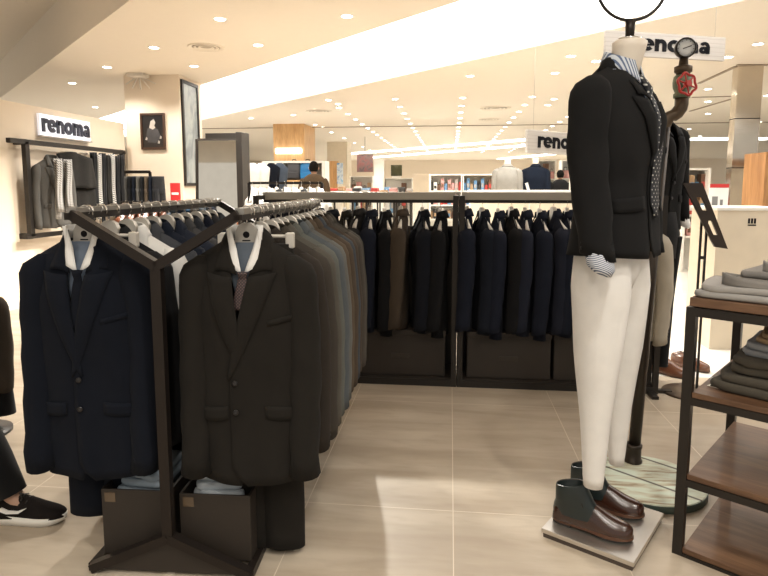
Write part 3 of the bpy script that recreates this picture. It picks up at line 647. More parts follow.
# ================================================================== BACK RACKS
BY=3.95; BZ=1.235
def bay(x0,x1,lb,extra):
    t=thing('garment_rack',((x0+x1)/2,BY,0),0,lb,'garment rack','black garment racks across the back'); w=(x1-x0)/2
    m=MB(); m.box(-w,-.032,BZ-.02,w,.032,BZ+.032,.003); m.build('hanging_rail',plain('brushed_rail',(.42,.38,.32),.4,.5),t)
    m=MB(); m.box(-w,-.018,BZ-.040,w,.018,BZ-.02); m.build('rail_channel',M_black,t)
    for s in (-1,1):
        for y in (-.17,.17):
            m=MB(); m.box(s*w-.017,y-.014,0,s*w+.017,y+.014,BZ+.01); m.build('upright',M_black,t)
        m=MB(); m.box(s*w-.015,-.17,BZ-.02,s*w+.015,.17,BZ+.01); m.box(s*w-.015,-.17,.0,s*w+.015,.17,.03); m.build('side_bar',M_black,t)
    m=MB(); m.box(-w,-.185,.0,w,-.155,.045); m.box(-w,.155,0,w,.185,.045); m.build('base_rail',M_black,t)
    m=MB(); m.box(-w,-.17,.02,w,.17,.05); m.build('base_shelf',M_cardboard,t); m=MB(); m.box(-w,.165,.05,w,.175,1.03); m.build('back_panel',M_black,t); return t  # black back sheet added to keep the gaps between suits dark
bay(-1.27,.035,'left black garment rack across the back, filled with dark suits','l'); bay(.075,1.30,'right black garment rack across the back, ending behind the white trousers','r')
for i,(x0,x1,lb) in enumerate(((-1.20,-.66,'dark storage box under the suits at the left end of the back racks'),(-.62,-.02,'dark storage box under the suits left of the centre post'),(.12,.66,'dark storage box under the suits right of the centre post'),(.68,1.24,'dark storage box beneath the right rack beside the white trousers'))):
    t=thing('storage_box',((x0+x1)/2,BY-.13,.05),0,lb,'storage box','dark boxes under the back racks'); w=(x1-x0)/2
    m=MB(); m.box(-w,0,0,w,.26,.30,.006); m.build('box_body',M_cardboard,t); m=MB(); m.box(-w-.004,-.006,.27,w+.004,.266,.31,.004); m.build('box_lid',M_cardboard,t)
    m=MB(); m.box(-.06,-.004,.12,.06,.001,.15,.001); m.build('label_slot',plain('slot_dark',(.03,.022,.016),.4),t)
XP=[(270,'n'),(284,'b'),(299,'g'),(312,'n'),(326,'b'),(340,'t'),(354,'g'),(366,'n'),(381,'k'),(398,'br'),(420,'b'),(439,'k'),(464.5,'n'),(482,'m'),(498.5,'n'),(512,'k'),(526.5,'i'),(541.6,'n'),(556,'i'),(570,'n'),(584,'i'),(600,'n'),(615,'k')]
CN={'n':('navy',(.010,.012,.020)),'b':('black-blue',(.008,.009,.013)),'g':('charcoal',(.017,.016,.016)),'t':('dark taupe-black',(.016,.014,.012)),'k':('black',(.008,.008,.009)),'br':('brown',(.050,.038,.028)),'m':('dark midnight',(.009,.011,.017)),'i':('ink navy',(.013,.015,.024))}
protos={}
for i,(px,k) in enumerate(XP):
    nm,c=CN[k]; x=P(px,300,y=BY-.2).x; sd=i%3; key=(k,sd)
    mt=fabric(nm.replace(' ','_').replace('-','_')+'_back_wool',tuple(k*1.05 for k in c))
    if px<457: lb='%s suit jacket in the left back rack, hung %s'%(nm,{270:'at its far left end',284:'second from its left end',299:'third from its left end',312:'fourth from its left end',326:'fifth from its left end',340:'behind the grey suits',354:'just right of the near rack suits',366:'third left of the centre brown one',381:'left of the brown jacket',398:'and the only brown one there',420:'right of the brown jacket',439:'next to the centre post'}[px])
    else: lb='%s suit jacket in the right back rack, %s from the centre post'%(nm,['first','second','third','fourth','fifth','sixth','seventh','eighth','ninth','tenth','last'][i-12])
    loc=(x,BY+.0,BZ-.095-.006*(i%3)); rz=R(-90+[8,-6,3,12,-3][i%5]); gp='suits in the back racks'
    if key in protos: jt=copytree(protos[key],loc,rz,lb,gp)
    else:
        J=Jacket(L=.80+.02*(sd-1),W=.185,Df=.062,Db=.05,slope=.74,seed=i+80,rs=(.044,.060),Ls=.66,spread=.026,bend=.02,wr=.9); jt=protos[key]=jacket_thing(loc,rz,J,mt,lb,group=gp)
    hl='%s hanger over the %s jacket in the %s back rack'%('pale',nm,'left' if px<457 else 'right')
    if 'hg' not in protos: protos['hg']=hang(loc,rz,hl,'hangers of the back racks',pale=True)
    else: copytree(protos['hg'],loc,rz,hl,'hangers of the back racks')
# ================================================================== MANNEQUINS
def mannequin_top(loc,rz,J,mat,label,cat='blazer',name='blazer'):
    t=thing(name,loc,rz,label,cat); J.build(t,mat,None,M_btn,True,12,24); return t
MX,MY=.556,2.07; MT=R(51)
C0=(MX-.014,MY,1.702)
mt_=thing('mannequin',(MX,MY,0),MT,'cream headless mannequin on a pipe stand wearing a black blazer','mannequin')
m=MB(); rings=[]
prof=[(1.06,.125,.070,0),(1.15,.115,.065,0),(1.25,.120,.068,0),(1.38,.120,.055,0.01),(1.50,.12,.050,0.01),(1.56,.10,.045,0.005),(1.61,.07,.036,.008),(1.645,.048,.034,.0),(1.665,.050,.042,-.010),(1.70,.0485,.046,-.014),(1.745,.052,.053,-.018),(1.765,.054,.055,-.020),(1.772,.044,.045,-.020)]
for z,a,c,oy in prof: rings.append([(a*math.cos(q),c*math.sin(q)+oy,z) for q in [2*PI*k/28 for k in range(28)]])
m.rings(rings); m.build('torso_and_neck',M_skinfig,mt_)
m=MB(); m.lathe([(0,1.772),(.036,1.772),(.037,1.778),(.012,1.782),(0,1.782)],20,(0,-.02,0)); m.build('neck_cap',M_chrome,mt_)
m=MB(); m.tube([(0,-.02,1.775),(0,-.02,1.835)],[.013,.016],12); m.build('ring_stem',M_brownmetal,mt_)
m=MB(); rr=.110; m.tube([(rr*math.cos(a),-.02,1.835+rr+rr*math.sin(a)) for a in [2*PI*k/40 for k in range(40)]],.0055,8,closed=True,up=(0,1,0)); o=m.build('head_ring',M_black,mt_)
# align the ring with the picture plane of the shop front
for v in o.data.vertices:
    x,y=v.co.x,v.co.y+.02; a=-MT+R(4); v.co.x=x*math.cos(a)-y*math.sin(a); v.co.y=x*math.sin(a)+y*math.cos(a)-.02
JM=Jacket(L=.632,hemf=1.02,midf=.98,W=.196,waist=.86,Df=.130,Db=.10,slope=.42,seed=5,rs=(.060,.070),Ls=.56,spread=.012,bend=.045,wr=1.0,zb=-.34,lapel=.07)
mannequin_top(C0,MT,JM,M_black_wool,'black two-button blazer on the foreground mannequin')
st=thing('dress_shirt',C0,MT,'blue and white striped shirt under the black blazer','shirt')
m=MB()
def g(u,v): z=lerp(JM.zb-.03,-.03,v); w=JM.xo(z,-1)+.03; x=(2*u-1)*w; return (x,JM.yf(x,z)*.95+.006,z)
m.grid(g,8,12); m.build('shirt_front',M_stripe,st,solid=.002,fix=False)
m=MB()
def g(u,v):
    a=R(-72)+u*R(324); ca,sa=math.cos(a),math.sin(a); w=abs(2*u-1)**5
    return ((.053+.014*v)*ca,(.053+.013*v)*sa-.012-.012*w*v,.020+.022*sa-(.040+.034*w)*v)
m.grid(g,40,4,flip=True); m.build('fold_collar',M_stripe,st,solid=.004,fix=False)
tt=thing('necktie',C0,MT,'black tie with white polka dots worn by the foreground mannequin','tie')
m=MB(); rings=[]
for k in range(22):
    t_=k/21; z=lerp(-.045,-.50,t_); w=lerp(.022,.013,t_/.1) if t_<.1 else lerp(.016,.036,min(1,(t_-.1)/.8)); w=w if t_<.95 else w*.5
    y=min(JM.yf(0,z),-.055)-.004-(.008 if t_<.1 else 0)-.012*t_; d=.012 if t_<.1 else .004
    rings.append([(w*math.cos(a)+.004,y+d*math.sin(a),z) for a in [2*PI*j/12 for j in range(12)]])
m.rings(rings); m.build('tie_blade',M_tie,tt)
# mannequin's striped shirt cuff
def cuff(loc,rz,sd,J,mat,label):
    t=thing('shirt_cuff',loc,rz,label,'shirt cuff'); m=MB(); zt_=J.zt(J.W)+.012-J.Ls; cx=J.W-.012+J.spread; rs=[]
    for k in range(6):
        q=k/5; z=zt_+.03-.075*q; w=.040*(1+.12*math.sin(q*PI))*(1 if k<5 else .75); d=.042*(1 if k<5 else .7); cy=-J.bend*.65**1.3*2-.018*q
        rs.append([(sd*(cx+.01*q)+w*math.cos(a),cy+d*math.sin(a),z+.012*math.sin(a)*q) for a in [2*PI*j/18 for j in range(18)]])
    m.rings(rs); m.build('cuff_fold',mat,t); return t
cuff(C0,MT,-1,JM,M_stripe2,'striped shirt cuff folded over at the near sleeve end of the black blazer')
# trousers, tapering legs that end above the boots
tr=thing('trousers',(MX-.010,MY,1.12),MT,'off-white tapered trousers on the foreground mannequin','trousers')
m=MB(); rings=[]
for z,a,c in ((.04,.13,.085),(-.05,.138,.090),(-.10,.128,.088),(-.16,.09,.07)):
    rings.append([(a*math.cos(q),c*math.sin(q)+.0,z) for q in [2*PI*k/28 for k in range(28)]])
m.rings(rings); m.build('trouser_top',M_offwhite,tr)
def leg(sd,pts,mat,par,name='trouser_leg',crease=True):
    m=MB(); rs=[]
    K=24
    for k in range(K+1):
        t=k/K; z,x,y,a,c=[interp([(q[0],q[j]) for q in pts],t) for j in range(1,6)]
        ring=[]
        for j in range(24):
            an=2*PI*j/24; ca,sa=math.cos(an),math.sin(an); f=1+.035*nz(ca*1.5+sd*3,sa*1.5,z*4)+.05*max(0,(t-.78)/.22)*math.sin(z*95+ca*2)*.6
            if crease: f+=.05*max(0,abs(sa)-.93)/.07
            ring.append((x+a*ca*f,y+c*sa*f,z))
        rs.append(ring)
    l=rs[-1]; rs.append([(lerp(x,pts[-1][2],.1),lerp(y,pts[-1][3],.1),z) for x,y,z in l]); rs.append([(lerp(x,pts[-1][2],.12),lerp(y,pts[-1][3],.12),z+.04) for x,y,z in l])
    m.rings(rs); return m.build(name,mat,par)
def tolocal(p,o,rz): d=Vector(p)-Vector(o); return (d.x*math.cos(rz)+d.y*math.sin(rz),-d.x*math.sin(rz)+d.y*math.cos(rz),d.z)
h1=tolocal(P(596,486,d=1.985),(MX,MY,1.12),MT); h2=tolocal(P(619,464,d=2.13),(MX,MY,1.12),MT)
leg(-1,[(0,.0,-.070,-.0,.066,.088),(.2,-.15,lerp(-.074,h1[0],.2),lerp(0,h1[1],.2),.078,.098),(.45,-.38,lerp(-.08,h1[0],.45),lerp(0,h1[1],.45),.068,.080),(.70,-.62,lerp(-.08,h1[0],.7),lerp(0,h1[1],.7),.045,.052),(1,h1[2],h1[0],h1[1],.032,.033)],M_offwhite,tr)
leg(1,[(0,.0,.070,-.0,.066,.088),(.2,-.15,lerp(.074,h2[0],.2),lerp(0,h2[1],.2),.078,.098),(.45,-.38,lerp(.08,h2[0],.45),lerp(0,h2[1],.45),.066,.080),(.70,-.62,lerp(.08,h2[0],.7),lerp(0,h2[1],.7),.040,.048),(1,h2[2],h2[0],h2[1],.025,.026)],M_offwhite,tr)
# ---- pipe stand with valve and gauge, on the mint disc
a=P(633,461,z=.035); pb=Vector((a.x,a.y,.035)); ptop=P(664,126,y=a.y+.02)
st=thing('pipe_stand',(pb.x,pb.y,0),0,'iron pipe stand with pressure gauge and red valve behind the mannequin','pipe stand'); o0=Vector((pb.x,pb.y,0))
mp=plain('aged_iron',(.10,.072,.048),.45,.6,var=.35); rel=lambda p:Vector(p)-o0
m=MB(); m.tube([rel(pb),rel(ptop)],.026,16); m.build('pipe',plain('dark_iron',(.045,.034,.026),.4,.6),st)
m=MB(); m.lathe([(.030,.03),(.040,.03),(.040,.045),(.034,.05),(.034,.10),(.037,.105),(.037,.118),(.029,.12)],20); m.build('floor_socket',plain('dark_iron',(.045,.034,.026),.4,.6),st)
yy=pb.y+.02; e0=rel(ptop); e1=rel(P(668.5,117,y=yy)); e2=rel(P(677,113,y=yy)); e3=rel(P(681.5,104,y=yy)); e4=rel(P(682,92,y=yy))
m=MB(); m.tube([e0+Vector((-.02,0,-.02)),e0,e1,e1.lerp(e2,.6)+Vector((0,0,-.004)),e2,e2.lerp(e3,.6)+Vector((.004,0,-.002)),e3,e4],[.026,.027,.027,.027,.028,.028,.028,.028],14); m.build('elbow',mp,st)
m=MB(); top=rel(P(685.5,52,y=yy)); c=Vector((e4.x,0.02,0))
zz=lambda py:P(686,py,y=yy).z; cx=e4.x; cy=e4.y
m=MB(); m.lathe([(.0,zz(98)),(.036,zz(98)),(.036,zz(94)),(.030,zz(93)),(.040,zz(88)),(.042,zz(83)),(.038,zz(77)),(.030,zz(75)),(.0,zz(75))],8,(cx,cy,0)); m.build('valve_body',plain('green_iron',(.16,.19,.13),.5,.4,var=.4),st)
m=MB(); m.lathe([(0,zz(76)),(.028,zz(76)),(.030,zz(73)),(.038,zz(72)),(.038,zz(67)),(.030,zz(66)),(.020,zz(65)),(.018,zz(58)),(0,zz(58))],8,(cx,cy,0)); m.build('union_nut',mp,st)
# hand wheel faces the camera and right
wc=rel(P(687,84,y=yy-.09)); wa=Vector((.35,-.93,.1)).normalized(); u=wa.orthogonal().normalized(); v=wa.cross(u); m=MB()
m.tube([wc+(u*math.cos(a)+v*math.sin(a))*(.044+.004*math.cos(6*a)) for a in [2*PI*k/36 for k in range(36)]],.0052,8,closed=True)
for k in range(6): a=PI/3*k; m.tube([wc,wc+(u*math.cos(a)+v*math.sin(a))*.044],.0035,6)
m.tube([wc-wa*.008,wc+wa*.014],.013,10); m.build('valve_wheel',plain('red_enamel',(.50,.035,.03),.35),st)
m=MB(); m.tube([Vector((cx,cy,zz(84))),wc],.008,8); m.build('valve_spindle',M_brownmetal,st)
gc=Vector((cx,cy-.005,zz(48.5))); m=MB(); m.lathe([(0,.016),(.040,.016),(.043,.008),(.043,-.014),(.040,-.018),(.037,-.018),(.037,-.010),(0,-.010)],28,gc,'Y'); gb=m.build('gauge_case',M_black,st)
m=MB(); m.lathe([(0,-.0115),(.0368,-.0115),(.0368,-.010),(0,-.010)],28,gc,'Y'); m.build('gauge_dial',plain('dial_white',(.88,.92,.95),.5),gb)
m=MB(); m.bar(gc+Vector((-.012,-.013,-.004)),gc+Vector((.022,-.013,.008)),.003,.002,up=(0,1,0))
for k in range(9):
    a=R(-40+k*32); m.bar(gc+Vector((.029*math.cos(a),-.0125,.029*math.sin(a))),gc+Vector((.034*math.cos(a),-.0125,.034*math.sin(a))),.0018,.001,up=(0,1,0))
m.build('gauge_needle',M_ink,gb)
m=MB(); m.lathe([(0,zz(60)),(.013,zz(60)),(.013,zz(56)),(.010,zz(53)),(0,zz(53))],8,(cx,cy,0)); m.build('gauge_neck',M_brownmetal,st)
# mint disc
def disc_mat():
    m,nt,b=newmat('weathered_mint_wood'); v=coords(nt,rot=(0,0,R(40)),sc=(1.2,7,1)); a=tex(nt,'Noise',4,v,Detail=7.,Distortion=.8); w=tex(nt,'Wave',1.5,coords(nt,rot=(0,0,R(40)),loc=(0,.03,0)),bands_direction='Y')
    c=ramp(nt,a.outputs[0],[(.36,(.24,.17,.10)),(.45,(.50,.48,.36)),(.56,(.58,.64,.54))]); c=mix(nt,ramp(nt,w.outputs[1],[(.0,1.),(.02,0.)]),c,(.05,.04,.03)); L(b,nt,c,'Base Color'); b.inputs['Roughness'].default_value=.6; return m
dc=P(648,478,z=.035); t=thing('round_base',(dc.x,dc.y,0),0,'round weathered mint-green wooden base disc under the pipe stand','base'); Rd=P(702,480,z=.03).x-dc.x
m=MB(); m.lathe([(0,.0),(Rd-.006,.0),(Rd,.004),(Rd,.030),(Rd-.004,.034),(0,.034)],56,smooth=False); m.build('disc_board',disc_mat(),t)
m=MB(); m.lathe([(Rd+.0005,.002),(Rd+.0015,.004),(Rd+.0015,.029),(Rd+.0005,.031)],56); m.build('edge_band',plain('dark_teal_paint',(.05,.075,.062),.5,var=.4),t)
# ---- steel platform and boots
A=P(537,528,z=.035); B=P(631,560,z=.035); Cc=P(668,513,z=.035); D=A+Cc-B
ctr=(A+Cc)/2; ang=(math.atan2(B.y-A.y,B.x-A.x)+math.atan2(Cc.y-B.y,Cc.x-B.x)-PI/2)/2; w_=(B-A).length; d_=(Cc-B).length
t=thing('shoe_platform',(ctr.x,ctr.y,0),ang,'low brushed steel platform on the floor carrying the two boots','platform')
M_steel=plain('brushed_steel',(.66,.62,.57),.28,.9); m=MB(); m.box(-w_/2,-d_/2,.018,w_/2,d_/2,.035,.002); m.build('top_plate',M_steel,t); m=MB(); m.box(-w_/2+.006,-d_/2+.006,.0,w_/2-.006,d_/2-.006,.018); m.build('plinth',plain('dark_steel',(.12,.10,.09),.4,.7),t)
def boot(loc,rz,label,L_=.285,low=False,mats=None,name='chukka_boot',cat='boot',group=None,shaft=True):
    """toe towards +x, heel at -x"""
    up,sh,so=mats or (M_leather,M_dleather,M_sole); t=thing(name,loc,rz,label,cat,group); 
    # foot vamp lofted along x
    S=[(-.50,.020,.030,.016),(-.485,.030,.050,.02),(-.42,.036,.082,.02),(-.30,.036,.095,.0),(-.15,.036,.098,.0),(-.02,.040,.090,.0),(.12,.046,.072,.0),(.24,.048,.056,.0),(.36,.044,.048,0),(.44,.034,.042,0),(.485,.020,.034,0),(.50,.008,.024,0)]
    m=MB(); rs=[]
    for x,w,h,_ in S:
        x*=L_; r=[]
        for j in range(20):
            a=2*PI*j/20; c,s=math.cos(a),math.sin(a); z=.020+ (h*s if s>0 else .004*s); r.append((x,w*math.copysign(abs(c)**.75,c)*(1 if s<=0 else (1-.32*s*s)),z))
        rs.append(r)
    m.rings(rs); m.build('vamp',up,t,sub=1)
    # sole and heel
    def outline(f,n=36):
        o=[]
        for k in range(n):
            a=2*PI*k/n; x=.5*L_*math.cos(a); tx=x/L_; w=interp([(-.5,.026),(-.42,.034),(-.25,.031),(-.05,.032),(.15,.046),(.3,.049),(.42,.040),(.5,.020)],tx); s=math.sin(a); o.append((x*f,w*f*math.copysign(min(1,abs(s)**.45*1.0),s)*1.04))
        return o
    m=MB(); poly(outline(1.015),.008,.020,m); so_=m.build('welt_sole',so,t)
    m=MB(); poly([(x,y) for x,y in outline(1.0) if x<-.20*L_],.0,.009,m); m.build('heel',plain('heel_rubber',(.015,.012,.010),.6),t)
    m=MB(); poly([(x,y) for x,y in outline(.97) if x>.02*L_],.002,.009,m); m.build('outsole',MATS['heel_rubber'],t)
    if shaft:
        m=MB(); n=24; top=.135 if not low else .07
        def ring(z,xc,a,b): return [(xc+a*math.cos(q),b*math.sin(q),z+(.012*math.cos(q) if z>.08 else 0)-(0 if z<.08 else .01*abs(math.sin(q))*0)) for q in [2*PI*k/n for k in range(n)]]
        rs=[ring(.046,-.165*L_,.098,.0405),ring(.072,-.19*L_,.088,.0395),ring(.100,-.235*L_,.070,.038),ring(top+.022,-.285*L_,.056,.0365),ring(top+.028,-.285*L_,.0535,.034),ring(top+.024,-.285*L_,.051,.0315),ring(.08,-.29*L_,.046,.030)]
        m.rings(rs,True,False,True); m.build('shaft',sh,t)
        m=MB(); rs=[ring(top+.0265,-.285*L_,.0522,.0328),ring(top+.0,-.285*L_,.050,.0315),ring(.06,-.29*L_,.044,.029)]; m.rings(rs,True,False,True); m.build('lining',plain('tan_lining',(.24,.09,.04),.5),t)
        m=MB(); poly([(x*.6-.30*L_,y*.62) for x,y in [(.07*math.cos(q),.045*math.sin(q)) for q in [2*PI*k/16 for k in range(16)]]],.072,.078,m); m.build('insole',M_paper,t)
        for k in range(3):
            z=.075+.017*k; x=-.045*L_/.28*1.0-.017*k*.75-.012; m=MB(); m.tube([(x,-.026,z-.004),(x+.010,-.008,z+.007),(x+.010,.008,z+.007),(x,.026,z-.004)],.0022,6); m.build('lace',M_black,t)
        m=MB(); m.tube([(-.06,-.012,.118),(-.035,-.030,.112),(-.028,-.036,.095)],.002,6); m.build('lace',M_black,t)
    return t
def between(h,tz,z): 
    a=P(*h,z=z); b_=P(*tz,z=z); c=(a+b_)/2; return (c.x,c.y,z),math.atan2(b_.y-a.y,b_.x-a.x),(b_-a).length
l,a,q=between((555,519),(631,541),.036); boot(l,a,'nearer brown leather boot with dark green shaft standing empty on the steel platform',.285)
l,a,q=between((570,499),(642,518),.036); boot(l,a,'farther brown leather boot beneath the white trouser hems on the steel platform',.285)
# ---- second mannequin, farther back
M2=(1.345,4.02); t2z=R(35)
JB=Jacket(L=.72,W=.185,waist=.88,Df=.11,Db=.09,slope=.42,seed=9,rs=(.056,.066),Ls=.60,spread=.02,bend=.03,zb=-.40)
p=P(672,116,y=M2[1]); c2=(M2[0],M2[1],1.74)
t=thing('mannequin',(M2[0],M2[1],0),t2z,'second cream mannequin half hidden behind the black blazer','mannequin'); m=MB(); m.rings([[(a_*math.cos(q),c_*math.sin(q)+oy,z) for q in [2*PI*k/20 for k in range(20)]] for z,a_,c_,oy in [(zz_*1.02,aa,cc,oo) for zz_,aa,cc,oo in prof[:-3]]]); m.build('torso_and_neck',M_skinfig,t)
mannequin_top(c2,t2z,JB,M_black_wool,'black blazer on the second mannequin behind the foreground one')
cuff(c2,t2z,1,JB,M_whitef,'white shirt cuff at the sleeve of the second mannequin')
t=thing('trousers',(M2[0],M2[1],1.10),t2z,'black trousers on the second mannequin','trousers')
m=MB(); m.rings([[(a*math.cos(q),c*math.sin(q),z) for q in [2*PI*k/20 for k in range(20)]] for z,a,c in ((.04,.14,.10),(-.1,.165,.12),(-.26,.15,.11))]); m.build('trouser_top',M_blackf,t)
for s in (-1,1): leg(s,[(0,-.12,.083*s,0,.085,.11),(.5,-.56,.09*s,0,.065,.07),(1,-1.0,.095*s,0,.05,.055)],M_blackf,t)
lf=(plain('chestnut_leather',(.13,.05,.025),.25,spec=.8),plain('chestnut_leather',(.13,.05,.025),.25),M_sole)
for px,py in ((668,372),(690,366)):
    q=P(px,py,z=.02); boot((q.x,q.y,0.0),R(-35) if px<680 else R(-45),'%s chestnut shoe of the second mannequin'%('nearer' if px<680 else 'farther'),.27,True,lf,'leather_shoe','shoe')
# ---- beige jacket hanging behind the white trousers
def simple_stand(x,y,z,label):
    t=thing('coat_stand',(x,y,0),0,label,'coat stand'); m=MB(); m.box(-.012,-.012,.01,.012,.012,z); m.build('post',M_black,t); m=MB(); m.box(-.14,-.02,0,.14,.02,.02); m.box(-.02,-.14,0,.02,.14,.02); m.build('foot',M_black,t); m=MB(); m.box(-.012,-.1,z,.012,.1,z+.02); m.build('arm',M_black,t)
q=P(648,392,z=0.0); simple_stand(q.x,q.y,1.22,'thin black stand holding beige jackets behind the white trousers')
GB=fabric('beige_linen',(.34,.30,.24),(.44,.40,.33),500)
for i,(dx,dy) in enumerate(((.02,-.09),(.055,.07))):
    J=Jacket(L=.70,W=.165,Df=.05,Db=.04,slope=.56,seed=60+i,rs=(.044,.056),Ls=.63,spread=.04,bend=.02); jacket_thing((q.x+dx-.13,q.y+dy,1.08),R(-62+10*i),J,GB,'%s beige linen jacket on the thin stand behind the white trousers'%('nearer','farther')[i],detail=True)
    hang((q.x+dx-.13,q.y+dy,1.08),R(-62+10*i),'%s hanger on the thin stand behind the white trousers'%('nearer','farther')[i],'hangers on the thin stand')
# ---- notice stand with slotted slanting panel
q=P(690,393,z=0); t=thing('notice_stand',(q.x,q.y,0),0,'thin black floor stand with a slanting slotted panel','display stand')
m=MB(); m.lathe([(0,0),(.165,0),(.165,.008),(.155,.014),(0,.014)],40); m.build('round_foot',plain('brown_steel',(.10,.07,.05),.4,.5),t)
zt3=P(700,212,d=3.64).z
for s in (-1,1): m=MB(); m.box(.045+s*.016-.006,.05,.01,.045+s*.016+.006,.062,zt3); m.build('upright',M_black,t)
for z in (.5,.85,zt3-.05): m=MB(); m.box(.025,.048,z,.065,.064,z+.02); m.build('spacer',M_black,t)
y9=q.y+.02; pts=[P(*c,y=y9) for c in ((683,183),(694,183),(728,249),(718,247))]; m=MB()
import mathutils
def plate(pts,holes,off,th):
    bm=[(p.x-off.x,p.z) for p in pts]; return bm
o2=Vector((q.x,0,0)); 
# strips of the panel around two long slots
def lerp2(a,b,t): return a.lerp(b,t)
A_,B_,C_,D_=pts; A_,B_,C_,D_=[Vector((p.x-q.x,.02,p.z)) for p in pts]
B_=B_+Vector((.05,0,.0)); D_=D_-Vector((.02,0,0))
def pt(u,v): return (A_.lerp(D_,v)).lerp(B_.lerp(C_,v),u)
def cell(u0,v0,u1,v1,y0=.0,y1=.018): 
    c=[pt(u0,v0),pt(u1,v0),pt(u1,v1),pt(u0,v1)]; m.prism([(p.x,p.z) for p in c],.02+y0-.0,.02+y1)
cell(0,0,.36,1); cell(.66,0,1,1); cell(.36,0,.66,.22); cell(.36,.42,.66,.58); cell(.36,.80,.66,1)
m.build('slotted_panel',plain('dark_brown_panel',(.03,.018,.012),.4),t)
# ---- small framed notice on a white plinth, metal column, beige cabinet, oak cabinet
z_b=P(719,209,y=6.0).z; z_t=P(719,184,y=6.0).z; xa=P(709,196,y=6.0).x; xb=P(728,196,y=6.0).x
t=thing('tabletop_notice',((xa+xb)/2,6.0,z_b),0,'small white notice with a red header beside the metal column','sign'); w=(xb-xa)/2; m=MB(); m.box(-w,-.008,0,w,.008,z_t-z_b,.002); m.build('notice_board',M_paper,t); m=MB(); m.box(-w,-.011,z_t-z_b-.035,w,-.008,z_t-z_b); m.build('notice_header',M_red,t)
m=MB(); m.box(-w*.7,-.010,.03,-w*.1,-.008,.12); m.box(w*.15,-.010,.03,w*.45,-.008,.09); m.build('notice_print',plain('print_grey',(.2,.2,.2),.5),t)
t=thing('display_plinth',((xa+xb)/2,6.0,0),0,'slim dark-legged display plinth under the small red-headed notice','plinth'); m=MB(); m.box(-w-.04,-.15,z_b-.03,w+.04,.15,z_b); m.build('plinth_top',M_white,t)
for sx in (-1,1):
    for sy in (-1,1): m=MB(); m.box(sx*w-.014,sy*.12-.014,0,sx*w+.014,sy*.12+.014,z_b-.03); m.build('plinth_leg',M_black,t)
xa=P(733,65,z=CZ); xb=P(757,65,z=CZ); w=(xb.x-xa.x); t=thing('steel_column',((xa.x+xb.x)/2+.07,xa.y,0),0,'square polished steel column right of the gauge','column')
m=MB(); m.box(-w/2,0,0,w/2,.16,CZ); m.build('column_cladding',plain('polished_bronze_steel',(.62,.56,.48),.13,.95),t)
for z in (.9,1.55,2.2): m=MB(); m.box(-w/2-.002,-.002,z,w/2+.002,.162,z+.012); m.build('cladding_joint',M_brownmetal,t)
y8=4.9; A=P(718,208,y=y8); B=P(790,208,y=y8); t=thing('beige_cabinet',((A.x+B.x)/2,y8,0),0,'beige counter cabinet with a small dark emblem, behind the folded clothes','counter'); w=(B.x-A.x)/2; m=MB(); m.box(-w,0,0,w,.5,A.z-.02); m.build('cabinet_body',M_beige,t); m=MB(); m.box(-w-.01,-.01,A.z-.02,w+.01,.51,A.z+.005,.004); m.build('counter_top',M_white,t)
m=MB(); e=P(752,222,y=y8); x=e.x-(A.x+B.x)/2; z=e.z
for k in range(3): m.box(x-.03+k*.022,-.003,z-.012,x-.016+k*.022,0,z+.028)
m.box(x-.03,-.003,z-.03,x+.03,0,z-.020); m.build('cabinet_emblem',M_ink,t)
y9=7.3; A=P(757,152,y=y9); t=thing('oak_cabinet',(A.x+.60,y9,0),0,'orange oak display cabinet at the right edge of the picture','cabinet'); m=MB(); m.box(-.5,0,.7,-.40,.5,A.z-.1); m.box(.4,0,.7,.5,.5,A.z-.1); m.box(-.5,0,A.z-.1,.5,.5,A.z); m.box(-.4,.01,A.z-.5,.4,.4,A.z-.44); m.box(-.5,0,0,.5,.5,.7); m.build('cabinet_frame',wood('amber_oak',(.34,.16,.06),(.48,.25,.10),'Z',scale=.4),t); m=MB(); m.box(-.4,.4,.7,.4,.44,A.z-.1); m.build('back_panel',M_white,t)
m=MB(); m.lathe([(0,-.02),(.17,-.02),(.18,0),(.0,.0)],24,(-.2,.30,1.15),'Y'); m.build('round_mirror',M_oak,t)
# ================================================================== TABLE WITH SHELVES (right)
TA=math.atan2(-.6,.8); TO=Vector((.826,2.082,0)); TLn=1.05; TD=.66
t=thing('display_table',TO,TA,'walnut and black steel display table with shelves at the right edge','display table'); fx=M_black; s_=.032
mfr=plain('steel_tube',(.034,.029,.025),.4,.6)
for x in (0,TLn):
    for y in (0,TD): m=MB(); m.box(x-s_/2,y-s_/2,0,x+s_/2,y+s_/2,.895); m.build('leg',mfr,t)
m=MB()
for y in (0,TD): m.box(s_/2,y-s_/2,.865,TLn-s_/2,y+s_/2,.895)
for x in (0,TLn): m.box(x-s_/2,s_/2,.865,x+s_/2,TD-s_/2,.895)
m.build('top_frame',mfr,t)
m=MB(); m.box(-.005,-.022,.900,TLn+.02,TD+.02,.930,.003); m.build('table_top',M_wood,t)
for z in (.03,.305,.60):
    m=MB(); m.box(s_/2,-.01,z-.02,TLn-s_/2,TD-.03,z,.002); m.build('shelf_board',M_wood,t)
    m=MB(); m.box(s_/2,-.016,z-.045 if z>.1 else 0,TLn-s_/2,-.008+.018,z-.02); m.build('shelf_rail',mfr,t)
def tb(x,y,z): return (TO.x+x*math.cos(TA)-y*math.sin(TA),TO.y+x*math.sin(TA)+y*math.cos(TA),z)
FG=fabric('warm_grey_cotton',(.23,.215,.20),(.33,.31,.29),300); FG2=fabric('light_grey_cotton',(.33,.315,.30),(.43,.41,.39),300); DN=fabric('blue_denim',(.035,.075,.13),(.08,.14,.2),400); DND=fabric('navy_denim',(.012,.02,.04),(.03,.045,.07),400)
